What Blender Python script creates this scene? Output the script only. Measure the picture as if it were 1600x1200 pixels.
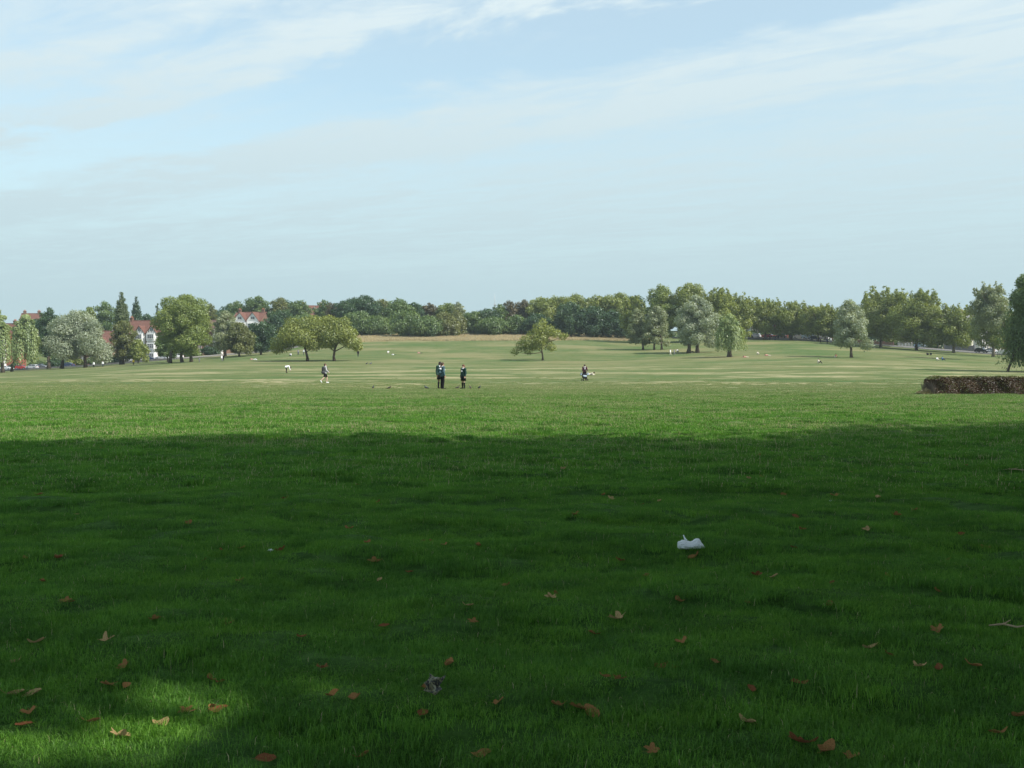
import bpy, bmesh, math, random
import numpy as np
from mathutils import Vector, Matrix, noise as mnoise

for o in list(bpy.data.objects):
    bpy.data.objects.remove(o, do_unlink=True)
scene = bpy.context.scene
COL = scene.collection
R = math.radians

# ------------------------------------------------------------------ camera
F, EYE, HOR = 1604.0, 1.6, 565.0        # focal length in photo pixels, eye height, horizon row
cam = bpy.data.cameras.new('camera')
cam.sensor_width = 36.0
cam.lens = 36.0 * F / 1600.0
cam.shift_y = -(600.0 - HOR) / 1600.0
cam.clip_start, cam.clip_end = 0.1, 12000.0
camo = bpy.data.objects.new('camera', cam)
camo.location = (0, 0, EYE)
camo.rotation_euler = (R(90), 0, 0)
COL.objects.link(camo)
scene.camera = camo

# ------------------------------------------------------------------ sun and sky
SUN_EL, SUN_AZ = R(43.0), R(117.0)       # azimuth clockwise from the view direction (+Y)
SDIR = Vector((math.sin(SUN_AZ) * math.cos(SUN_EL), math.cos(SUN_AZ) * math.cos(SUN_EL), math.sin(SUN_EL)))
sun = bpy.data.lights.new('sun', 'SUN')
sun.energy = 4.4
sun.angle = R(0.53)
sun.color = (1.0, 0.94, 0.87)
suno = bpy.data.objects.new('sun', sun)
suno.rotation_euler = SDIR.to_track_quat('Z', 'Y').to_euler()
suno.location = (40, -20, 60)
COL.objects.link(suno)

world = bpy.data.worlds.new('World')
scene.world = world
world.use_nodes = True
wn, wl = world.node_tree.nodes, world.node_tree.links
wn.clear()
def N(nodes, t, **kw):
    n = nodes.new(t)
    for k, v in kw.items():
        setattr(n, k, v)
    return n
w_out = N(wn, 'ShaderNodeOutputWorld')
w_bg = N(wn, 'ShaderNodeBackground')
w_bg.inputs['Strength'].default_value = 0.15
w_sky = N(wn, 'ShaderNodeTexSky', sky_type='NISHITA', sun_disc=False)
w_sky.sun_elevation = SUN_EL
w_sky.sun_rotation = SUN_AZ
w_sky.altitude = 60
w_sky.air_density = 1.0
w_sky.dust_density = 0.3
w_sky.ozone_density = 1.6
w_geo = N(wn, 'ShaderNodeTexCoord')
w_sep = N(wn, 'ShaderNodeSeparateXYZ')
wl.new(w_geo.outputs['Generated'], w_sep.inputs[0])
def wmath(op, a, b=None, c=None, clamp=False):
    n = N(wn, 'ShaderNodeMath', operation=op, use_clamp=clamp)
    for i, v in enumerate((a, b, c)):
        if v is None: continue
        if isinstance(v, (int, float)): n.inputs[i].default_value = v
        else: wl.new(v, n.inputs[i])
    return n.outputs[0]
zz = wmath('MAXIMUM', w_sep.outputs['Z'], 0.015)
cx = wmath('DIVIDE', w_sep.outputs['X'], zz)
cy = wmath('DIVIDE', w_sep.outputs['Y'], zz)
# cirrus sheet: along-wind axis e, across-wind axis q on the cloud plane
qa = wmath('ADD', wmath('MULTIPLY', cx, 0.59), wmath('MULTIPLY', cy, 0.807))
ea = wmath('ADD', wmath('MULTIPLY', cx, -0.807), wmath('MULTIPLY', cy, 0.59))
def wnoise(sx, sy, off, detail, rough, dist=0.0):
    cmb = N(wn, 'ShaderNodeCombineXYZ')
    wl.new(wmath('MULTIPLY', ea, sx), cmb.inputs[0])
    wl.new(wmath('MULTIPLY', qa, sy), cmb.inputs[1])
    cmb.inputs[2].default_value = off
    n = N(wn, 'ShaderNodeTexNoise')
    n.inputs['Scale'].default_value = 1.0
    n.inputs['Detail'].default_value = detail
    n.inputs['Roughness'].default_value = rough
    n.inputs['Distortion'].default_value = dist
    wl.new(cmb.outputs[0], n.inputs['Vector'])
    return n.outputs['Fac']
warp = wnoise(0.75, 1.1, 3.1, 8, 0.6, 0.5)
qw = wmath('ADD', qa, wmath('MULTIPLY', wmath('SUBTRACT', warp, 0.60), 1.25))
ramp = N(wn, 'ShaderNodeValToRGB')
ramp.color_ramp.interpolation = 'EASE'
wl.new(wmath('DIVIDE', qw, 8.0, clamp=True), ramp.inputs[0])
stops = [(0.0, .6), (1.45, .7), (1.7, .98), (1.90, .62), (2.10, .95), (2.32, .92), (2.47, .34), (2.70, .30), (2.90, .85), (3.15, .98),
         (3.6, .92), (3.90, .58), (4.10, .60), (4.5, .80), (5.2, .78), (6.0, .84), (8.0, .8)]
el = ramp.color_ramp.elements
el[0].position, el[0].color = 0, (.5, .5, .5, 1)
el[1].position, el[1].color = 1, (.6, .6, .6, 1)
for q, v in stops:
    e = el.new(q / 8.0)
    e.color = (v, v, v, 1)
def wrange(v, a, b, c, d):
    n = N(wn, 'ShaderNodeMapRange'); n.interpolation_type = 'SMOOTHSTEP'
    for k, q in zip(('From Min', 'From Max', 'To Min', 'To Max'), (a, b, c, d)): n.inputs[k].default_value = q
    wl.new(v, n.inputs['Value']); return n.outputs[0]
fine = wrange(wnoise(1.3, 3.4, 8.7, 9, 0.66, 0.9), .30, .70, 0.0, 1.0)
puff = wrange(wnoise(3.2, 6.5, 15.3, 8, 0.65, 1.2), .34, .70, 0.0, 1.0)
big = wnoise(0.5, 0.9, 1.7, 3, 0.5)
cov = wmath('MULTIPLY', ramp.outputs[0], wmath('ADD', wmath('ADD', wmath('MULTIPLY', fine, 0.62), wmath('MULTIPLY', puff, 0.26)), 0.58))
cov = wmath('MULTIPLY', cov, wmath('ADD', wmath('MULTIPLY', big, 0.7), 0.62))
low = N(wn, 'ShaderNodeMapRange')       # long air path near the horizon softens the streaks
low.inputs['From Min'].default_value, low.inputs['From Max'].default_value = 0.05, 0.33
wl.new(w_sep.outputs['Z'], low.inputs['Value'])
covm = N(wn, 'ShaderNodeMix', data_type='FLOAT')
wl.new(low.outputs[0], covm.inputs[0])
covm.inputs[2].default_value = 1.0
wl.new(cov, covm.inputs[3])
cov = wmath('MINIMUM', wmath('MAXIMUM', covm.outputs[0], 0.44), 0.98)
w_mix = N(wn, 'ShaderNodeMix', data_type='RGBA')
wl.new(cov, w_mix.inputs[0])
w_tint = N(wn, 'ShaderNodeMix', data_type='RGBA', blend_type='MULTIPLY')
w_tint.inputs[0].default_value = 1.0
wl.new(w_sky.outputs[0], w_tint.inputs[6])
w_tint.inputs[7].default_value = (1.04, 1.12, 0.96, 1)
wl.new(w_tint.outputs[2], w_mix.inputs[6])
w_cc = N(wn, 'ShaderNodeMix', data_type='RGBA')      # haze near the horizon, brighter cirrus above it
wl.new(low.outputs[0], w_cc.inputs[0])
w_cc.inputs[6].default_value = (2.50, 3.32, 3.60, 1)
w_cc.inputs[7].default_value = (3.72, 4.34, 4.55, 1)
wl.new(w_cc.outputs[2], w_mix.inputs[7])
wl.new(w_mix.outputs[2], w_bg.inputs['Color'])
wl.new(w_bg.outputs[0], w_out.inputs[0])

scene.view_settings.view_transform = 'Standard'
scene.view_settings.look = 'None'
scene.view_settings.exposure = 0.45
scene.view_settings.gamma = 1.0
scene.view_settings.use_curve_mapping = False
scene.render.engine = 'CYCLES'

# ------------------------------------------------------------------ helpers
def tag(o, label=None, cat=None, group=None, kind=None):
    if label: o['label'] = label
    if cat: o['category'] = cat
    if group: o['group'] = group
    if kind: o['kind'] = kind
    return o

def link(o, parent=None):
    COL.objects.link(o)
    if parent is not None: o.parent = parent
    return o

def empty(name, loc, rz=0.0):
    o = bpy.data.objects.new(name, None)
    o.empty_display_size = 0.3
    o.location = loc
    o.rotation_euler = (0, 0, rz)
    return link(o)

def mesh_np(name, verts, faces_n, nper, mat=None, parent=None, smooth=False):
    """verts (n,3) array, faces_n (m,nper) index array"""
    me = bpy.data.meshes.new(name)
    v = np.asarray(verts, dtype=np.float32); f = np.asarray(faces_n, dtype=np.int32)
    me.vertices.add(len(v)); me.vertices.foreach_set('co', v.ravel())
    me.loops.add(f.size); me.loops.foreach_set('vertex_index', f.ravel())
    me.polygons.add(len(f))
    me.polygons.foreach_set('loop_start', np.arange(0, f.size, nper, dtype=np.int32))
    me.update(calc_edges=True)
    if smooth: me.polygons.foreach_set('use_smooth', np.ones(len(f), dtype=bool))
    if mat: me.materials.append(mat)
    o = bpy.data.objects.new(name, me)
    return link(o, parent)

def mesh_py(name, verts, faces, mat=None, parent=None, smooth=False, loc=None):
    me = bpy.data.meshes.new(name)
    me.from_pydata([tuple(v) for v in verts], [], [tuple(f) for f in faces])
    me.update()
    if smooth:
        for p in me.polygons: p.use_smooth = True
    if mat: me.materials.append(mat)
    o = bpy.data.objects.new(name, me)
    link(o, parent)
    if loc: o.location = loc
    return o

class MB:
    """collects simple solids; build() links them as one mesh object"""
    def __init__(s): s.v, s.f = [], []
    def add(s, vs, fs):
        b = len(s.v); s.v += [tuple(v) for v in vs]; s.f += [tuple(i + b for i in f) for f in fs]; return s
    def box(s, x0, x1, y0, y1, z0, z1):
        vs = [(x0,y0,z0),(x1,y0,z0),(x1,y1,z0),(x0,y1,z0),(x0,y0,z1),(x1,y0,z1),(x1,y1,z1),(x0,y1,z1)]
        return s.add(vs, [(3,2,1,0),(4,5,6,7),(0,1,5,4),(1,2,6,5),(2,3,7,6),(3,0,4,7)])
    def prism(s, poly, a, b, axis='y'):
        """extrude a polygon (list of 2-tuples) from a to b along an axis; poly in the two other axes"""
        n = len(poly)
        def P(p, t):
            if axis == 'y': return (p[0], t, p[1])
            if axis == 'x': return (t, p[0], p[1])
            return (p[0], p[1], t)
        vs = [P(p, a) for p in poly] + [P(p, b) for p in poly]
        fs = [tuple(range(n)), tuple(range(2*n-1, n-1, -1))] + [(i, i+n, (i+1) % n + n, (i+1) % n) for i in range(n)]
        return s.add(vs, fs)
    def tube(s, pts, radii, n=7, cap=True):
        pts = [Vector(p) for p in pts]
        rings = []
        ref = Vector((0.31, 0.77, 0.2))
        for i, p in enumerate(pts):
            t = (pts[min(i+1, len(pts)-1)] - pts[max(i-1, 0)])
            if t.length < 1e-6: t = Vector((0, 0, 1))
            t.normalize()
            a = t.cross(ref)
            if a.length < 1e-3: a = t.cross(Vector((1, 0, 0)))
            a.normalize(); b = t.cross(a)
            rings.append([p + (a*math.cos(2*math.pi*k/n) + b*math.sin(2*math.pi*k/n))*radii[i] for k in range(n)])
        base = len(s.v)
        for r in rings: s.v += [tuple(q) for q in r]
        for i in range(len(rings)-1):
            for k in range(n):
                a0 = base+i*n+k; a1 = base+i*n+(k+1) % n
                s.f.append((a0, a1, a1+n, a0+n))
        if cap:
            s.f.append(tuple(base+k for k in reversed(range(n))))
            s.f.append(tuple(base+(len(rings)-1)*n+k for k in range(n)))
        return s
    def capsule(s, p0, p1, r0, r1, n=10):
        p0, p1 = Vector(p0), Vector(p1)
        d = p1-p0
        if d.length < 1e-5: d = Vector((0, 0, 1e-4))
        dn = d.normalized()
        pts, rr = [], []
        for a in (-80, -50, -20): pts.append(p0 + dn*r0*math.sin(R(a))); rr.append(r0*math.cos(R(a)))
        for a in (20, 50, 80): pts.append(p1 + dn*r1*math.sin(R(a))); rr.append(r1*math.cos(R(a)))
        return s.tube(pts, rr, n)
    def ball(s, c, rx, ry, rz, n=12, m=8):
        b = len(s.v)
        s.v.append((c[0], c[1], c[2]-rz))
        for i in range(1, m):
            a = math.pi*i/m - math.pi/2
            for k in range(n):
                t = 2*math.pi*k/n
                s.v.append((c[0]+rx*math.cos(a)*math.cos(t), c[1]+ry*math.cos(a)*math.sin(t), c[2]+rz*math.sin(a)))
        s.v.append((c[0], c[1], c[2]+rz))
        e = len(s.v)-1
        for k in range(n):
            s.f.append((b, b+1+(k+1) % n, b+1+k))
            s.f.append((e, e-n+k, e-n+(k+1) % n))
        for i in range(m-2):
            for k in range(n):
                a0 = b+1+i*n+k; a1 = b+1+i*n+(k+1) % n
                s.f.append((a0, a1, a1+n, a0+n))
        return s
    def build(s, name, mat, parent=None, smooth=False):
        return mesh_py(name, s.v, s.f, mat, parent, smooth)

def copy_tree(o, parent=None):
    c = o.copy(); COL.objects.link(c); c.parent = parent
    for ch in o.children:
        copy_tree(ch, c)
    return c

# ------------------------------------------------------------------ materials
MATS = {}
def new_mat(name):
    m = bpy.data.materials.new(name); m.use_nodes = True
    m.node_tree.nodes.clear()
    return m, m.node_tree.nodes, m.node_tree.links

def simple(name, col, rough=0.7, spec=0.3, vary=0.18, scale=6.0, metal=0.0):
    """painted / plain surface with slight uneven tone"""
    if name in MATS: return MATS[name]
    m, n, l = new_mat(name)
    out = N(n, 'ShaderNodeOutputMaterial'); b = N(n, 'ShaderNodeBsdfPrincipled')
    b.inputs['Roughness'].default_value = rough
    b.inputs['Metallic'].default_value = metal
    b.inputs['Specular IOR Level'].default_value = spec
    tc = N(n, 'ShaderNodeTexCoord'); nz = N(n, 'ShaderNodeTexNoise')
    nz.inputs['Scale'].default_value = scale; nz.inputs['Detail'].default_value = 4
    l.new(tc.outputs['Object'], nz.inputs['Vector'])
    mx = N(n, 'ShaderNodeMix', data_type='RGBA')
    mx.inputs[6].default_value = (*[c*(1-vary) for c in col], 1)
    mx.inputs[7].default_value = (*[min(1, c*(1+vary)) for c in col], 1)
    l.new(nz.outputs['Fac'], mx.inputs[0])
    l.new(mx.outputs[2], b.inputs['Base Color'])
    l.new(b.outputs[0], out.inputs[0])
    MATS[name] = m
    return m

def leaf_mat(name, dark, light, trans=0.36, hue2=None):
    """foliage: per-leaf tint from the mesh attribute, light through the blade"""
    if name in MATS: return MATS[name]
    m, n, l = new_mat(name)
    out = N(n, 'ShaderNodeOutputMaterial')
    at = N(n, 'ShaderNodeAttribute', attribute_name='tint')
    rp = N(n, 'ShaderNodeValToRGB')
    dark, light = [c*1.3 for c in dark], [c*1.3 for c in light]
    rp.color_ramp.elements[0].color = (*dark, 1); rp.color_ramp.elements[1].color = (*light, 1)
    if hue2:
        e = rp.color_ramp.elements.new(0.93); e.color = (*light, 1)
        rp.color_ramp.elements[-1].color = (*hue2, 1)
    l.new(at.outputs['Fac'], rp.inputs[0])
    d = N(n, 'ShaderNodeBsdfDiffuse'); t = N(n, 'ShaderNodeBsdfTranslucent'); g = N(n, 'ShaderNodeBsdfGlossy')
    g.inputs['Roughness'].default_value = 0.45
    g.inputs['Color'].default_value = (0.9, 0.95, 1.0, 1)
    l.new(rp.outputs[0], d.inputs[0])
    tm = N(n, 'ShaderNodeMix', data_type='RGBA', blend_type='MULTIPLY'); tm.inputs[0].default_value = 1
    l.new(rp.outputs[0], tm.inputs[6]); tm.inputs[7].default_value = (1.25, 1.2, 0.5, 1)
    l.new(tm.outputs[2], t.inputs[0])
    a = N(n, 'ShaderNodeMixShader'); a.inputs[0].default_value = trans
    l.new(d.outputs[0], a.inputs[1]); l.new(t.outputs[0], a.inputs[2])
    b2 = N(n, 'ShaderNodeMixShader'); b2.inputs[0].default_value = 0.035
    l.new(a.outputs[0], b2.inputs[1]); l.new(g.outputs[0], b2.inputs[2])
    l.new(b2.outputs[0], out.inputs[0])
    MATS[name] = m
    return m

LEAF = {
 'plane':  leaf_mat('leaf_plane',  (.095, .125, .024), (.250, .285, .068)),
 'lime':   leaf_mat('leaf_lime',   (.090, .130, .028), (.225, .270, .068)),
 'yellow': leaf_mat('leaf_yellow', (.105, .135, .030), (.275, .300, .078)),
 'mid':    leaf_mat('leaf_mid',    (.052, .098, .030), (.150, .205, .062)),
 'dark':   leaf_mat('leaf_dark',   (.022, .054, .022), (.070, .120, .045)),
 'silver': leaf_mat('leaf_silver', (.150, .185, .120), (.330, .365, .265)),
 'grey':   leaf_mat('leaf_grey',   (.105, .135, .068), (.285, .310, .185)),
 'willow': leaf_mat('leaf_willow', (.115, .170, .058), (.310, .360, .160)),
 'olive':  leaf_mat('leaf_olive',  (.080, .098, .028), (.175, .185, .058)),
 'copper': leaf_mat('leaf_copper', (.062, .060, .030), (.135, .112, .056)),
 'poplar': leaf_mat('leaf_poplar', (.045, .078, .030), (.130, .160, .056)),
}
BARK = simple('bark', (.095, .075, .055), 0.9, 0.1, 0.45, 3.0)
BARKP = simple('bark_pale', (.18, .155, .115), 0.9, 0.1, 0.4, 2.0)

# ------------------------------------------------------------------ terrain
TD = np.array([0, 60, 100, 150, 200, 240, 280, 320, 350, 380, 420, 470], float)
TROW = {   # photo rows of the ground at those distances, by photo column
 -300: [0, 608, 600, 594, 591, 589, 588, 587, 586, 585, 566, 545],
 0:    [0, 608, 599, 592, 588, 585, 583, 581, 580, 577, 558, 530],
 150:  [0, 608, 599, 588, 581, 577, 575, 573, 571, 568, 550, 524],
 280:  [0, 608, 598, 585, 574, 570, 567, 562, 560, 555, 545, 522],
 400:  [0, 608, 598, 583, 573, 566, 559, 554, 551, 547, 538, 520],
 560:  [0, 608, 598, 582, 573, 566, 554, 543, 535, 527, 520, 514],
 800:  [0, 608, 598, 582, 573, 566, 553, 541, 532, 525, 518, 513],
 1000: [0, 608, 598, 582, 572, 565, 552, 542, 536, 529, 522, 516],
 1140: [0, 608, 598, 581, 570, 558, 548, 538, 531, 526, 521, 516],
 1250: [0, 608, 598, 580, 567, 556, 546, 536, 530, 527, 524, 520],
 1400: [0, 608, 598, 580, 568, 558, 550, 543, 540, 538, 535, 530],
 1550: [0, 608, 598, 581, 573, 563, 557, 552, 550, 548, 545, 540],
 1900: [0, 608, 599, 585, 580, 576, 573, 570, 568, 566, 562, 556]}
TU = np.array([(k-800)/F for k in TROW])
TZ = np.array([[0.0 if d <= 60 else EYE-(r-HOR)*d/F for d, r in zip(TD, v)] for v in TROW.values()])
def _terr(u, d):
    u = np.clip(u, TU[0], TU[-1]); dd = np.clip(d, 0, TD[-1])
    iu = np.clip(np.searchsorted(TU, u)-1, 0, len(TU)-2); idd = np.clip(np.searchsorted(TD, dd)-1, 0, len(TD)-2)
    fu = (u-TU[iu])/(TU[iu+1]-TU[iu]); fd = (dd-TD[idd])/(TD[idd+1]-TD[idd])
    return (TZ[iu, idd]*(1-fu)+TZ[iu+1, idd]*fu)*(1-fd)+(TZ[iu, idd+1]*(1-fu)+TZ[iu+1, idd+1]*fu)*fd
_rs = np.random.RandomState(5)
_MW = [(a, w*math.cos(t), w*math.sin(t), p) for a, w, t, p in
       [(.007, 2*math.pi/_rs.uniform(.6, 1.0), _rs.normal(1.57, .8), _rs.uniform(0, 6)) for _ in range(7)] +
       [(.014, 2*math.pi/_rs.uniform(1.4, 3.4), _rs.normal(1.57, .6), _rs.uniform(0, 6)) for _ in range(6)]]
def micro(x, y):
    s = 0
    for a, kx, ky, p in _MW: s = s + a*np.sin(kx*x+ky*y+p+0.6*np.sin(.7*x+p))
    return s*np.clip((70-y)/35, 0, 1)*np.clip((y+25)/10, 0, 1)
def ground_z(x, y):
    x = np.asarray(x, float); y = np.asarray(y, float)
    d = np.maximum(y, 1.0); z = 0
    for du, dy, w in ((0, 0, .28), (-.025, 0, .12), (.025, 0, .12), (0, -9, .14), (0, 9, .14), (0, -18, .1), (0, 18, .1)):
        z = z+w*_terr(x/d+du, np.maximum(d+dy, 0))
    return z*np.clip((d-40)/25, 0, 1)+micro(x, y)
def at(px, d):
    """photo column at a distance -> point on the ground"""
    x = (px-800)/F*d
    return Vector((x, d, float(ground_z(x, d))))
def row_z(row, d): return EYE+(HOR-row)*d/F
def flat_at(px, py):
    """ground point of a photo pixel in the flat foreground"""
    d = EYE*F/(py-HOR)
    for _ in range(3):
        x = (px-800)/F*d
        d = (EYE-float(ground_z(x, d)))*F/(py-HOR)
    x = (px-800)/F*d
    return Vector((x, d, float(ground_z(x, d))))

# ground sheet
ys = np.concatenate([np.arange(-70, 0, 5.0), np.arange(0, 3, .6), np.arange(3, 26, .14), np.arange(26, 62, .5), np.arange(62, 130, 2.0),
                     np.arange(130, 470, 4.0), np.geomspace(474, 6000, 26)])
ts = np.linspace(-1, 1, 261); ts = np.sign(ts)*np.abs(ts)**1.35
YY, TT = np.meshgrid(ys, ts, indexing='ij')
XX = TT*(18+.72*np.maximum(YY, 0)+np.where(YY < 0, 40, 0)*np.clip(-YY/10, 0, 1))
ZZ = ground_z(XX, YY)
nr, nc = XX.shape
idx = np.arange(nr*nc).reshape(nr, nc)
quads = np.stack([idx[:-1, :-1], idx[:-1, 1:], idx[1:, 1:], idx[1:, :-1]], -1).reshape(-1, 4)

def ground_material():
    m, n, l = new_mat('park_grass')
    out = N(n, 'ShaderNodeOutputMaterial'); b = N(n, 'ShaderNodeBsdfPrincipled')
    b.inputs['Roughness'].default_value = 0.95; b.inputs['Specular IOR Level'].default_value = 0.05
    geo = N(n, 'ShaderNodeNewGeometry')
    def noise(sc, detail, rough, off=0.0):
        mp = N(n, 'ShaderNodeMapping'); mp.inputs['Scale'].default_value = sc; mp.inputs['Location'].default_value = (off, off*.7, 0)
        l.new(geo.outputs['Position'], mp.inputs['Vector'])
        nz = N(n, 'ShaderNodeTexNoise'); nz.inputs['Scale'].default_value = 1; nz.inputs['Detail'].default_value = detail
        nz.inputs['Roughness'].default_value = rough
        l.new(mp.outputs[0], nz.inputs['Vector'])
        return nz.outputs['Fac']
    def rng(v, a, c, lo=0.0, hi=1.0, smooth=True):
        r = N(n, 'ShaderNodeMapRange'); r.interpolation_type = 'SMOOTHSTEP' if smooth else 'LINEAR'
        r.inputs['From Min'].default_value, r.inputs['From Max'].default_value = a, c
        r.inputs['To Min'].default_value, r.inputs['To Max'].default_value = lo, hi
        l.new(v, r.inputs['Value']); return r.outputs[0]
    def mul(a, c):
        q = N(n, 'ShaderNodeMath', operation='MULTIPLY')
        for i, v in enumerate((a, c)):
            if isinstance(v, (int, float)): q.inputs[i].default_value = v
            else: l.new(v, q.inputs[i])
        return q.outputs[0]
    def mix(f, a, c):
        q = N(n, 'ShaderNodeMix', data_type='RGBA')
        if isinstance(f, (int, float)): q.inputs[0].default_value = f
        else: l.new(f, q.inputs[0])
        for i, v in ((6, a), (7, c)):
            if isinstance(v, tuple): q.inputs[i].default_value = (*v, 1)
            else: l.new(v, q.inputs[i])
        return q.outputs[2]
    sep = N(n, 'ShaderNodeSeparateXYZ'); l.new(geo.outputs['Position'], sep.inputs[0])
    Y = sep.outputs['Y']
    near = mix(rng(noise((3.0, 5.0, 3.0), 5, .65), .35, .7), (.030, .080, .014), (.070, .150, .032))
    far = mix(rng(noise((.05, .06, .1), 7, .62), .3, .7), (.084, .142, .044), (.148, .168, .066))
    far = mix(mul(rng(noise((.30, .42, 1), 7, .78, 9.), .42, .72), .75), far, (.062, .105, .034))
    far = mix(mul(rng(noise((.14, .20, 1), 7, .78, 31.), .48, .72), .55), far, (.26, .24, .125))
    # parched strips left by mowing, running across the view
    strip = rng(noise((.036, .060, .02), 7, .66, 3.), .47, .58)
    strip = mul(strip, rng(noise((.16, .26, .1), 7, .74, 6.), .38, .58))
    strip = mul(strip, mul(rng(Y, 48, 70), rng(Y, 240, 160)))
    far = mix(mul(strip, .85), far, (.40, .35, .20))
    pale = mul(rng(noise((.03, .045, .02), 7, .68, 21.), .45, .62), mul(rng(Y, 130, 220), .6))
    far = mix(pale, far, (.265, .235, .12))
    hay = N(n, 'ShaderNodeAttribute', attribute_name='hay')
    far = mix(hay.outputs['Fac'], far, mix(noise((.3, .5, .3), 5, .7, 2.), (.36, .31, .18), (.58, .50, .32)))
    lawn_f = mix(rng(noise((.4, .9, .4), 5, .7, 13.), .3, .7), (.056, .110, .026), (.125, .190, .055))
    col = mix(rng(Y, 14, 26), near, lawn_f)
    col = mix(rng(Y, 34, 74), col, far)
    l.new(col, b.inputs['Base Color'])
    bp = N(n, 'ShaderNodeBump'); bp.inputs['Strength'].default_value = .9; bp.inputs['Distance'].default_value = .12
    l.new(noise((5, 5, 5), 6, .7), bp.inputs['Height']); l.new(bp.outputs[0], b.inputs['Normal'])
    l.new(b.outputs[0], out.inputs[0])
    return m
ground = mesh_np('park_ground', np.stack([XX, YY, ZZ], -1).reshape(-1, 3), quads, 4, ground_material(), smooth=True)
tag(ground, kind='structure')
# uncut straw-coloured grass along the brow (a ground cover of its own)
PXc = 800+F*XX/np.maximum(YY, 1)
def brow_front(px): return np.interp(px, [545, 560, 640, 700, 800, 860, 920, 1000, 1020], [360, 352, 358, 352, 349, 353, 362, 362, 380])
hay = np.clip((YY-brow_front(PXc))/4, 0, 1)*np.clip((400-YY)/6, 0, 1)*np.clip((PXc-548)/14, 0, 1)*np.clip((1012-PXc)/25, 0, 1)
strip2 = np.clip(1-np.abs(YY-335-(PXc-360)*.05)/6, 0, 1)*np.clip((PXc-315)/15, 0, 1)*np.clip((415-PXc)/20, 0, 1)
a = ground.data.attributes.new('hay', 'FLOAT', 'POINT')
a.data.foreach_set('value', np.maximum(hay, .8*strip2).ravel().astype(np.float32))

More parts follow.
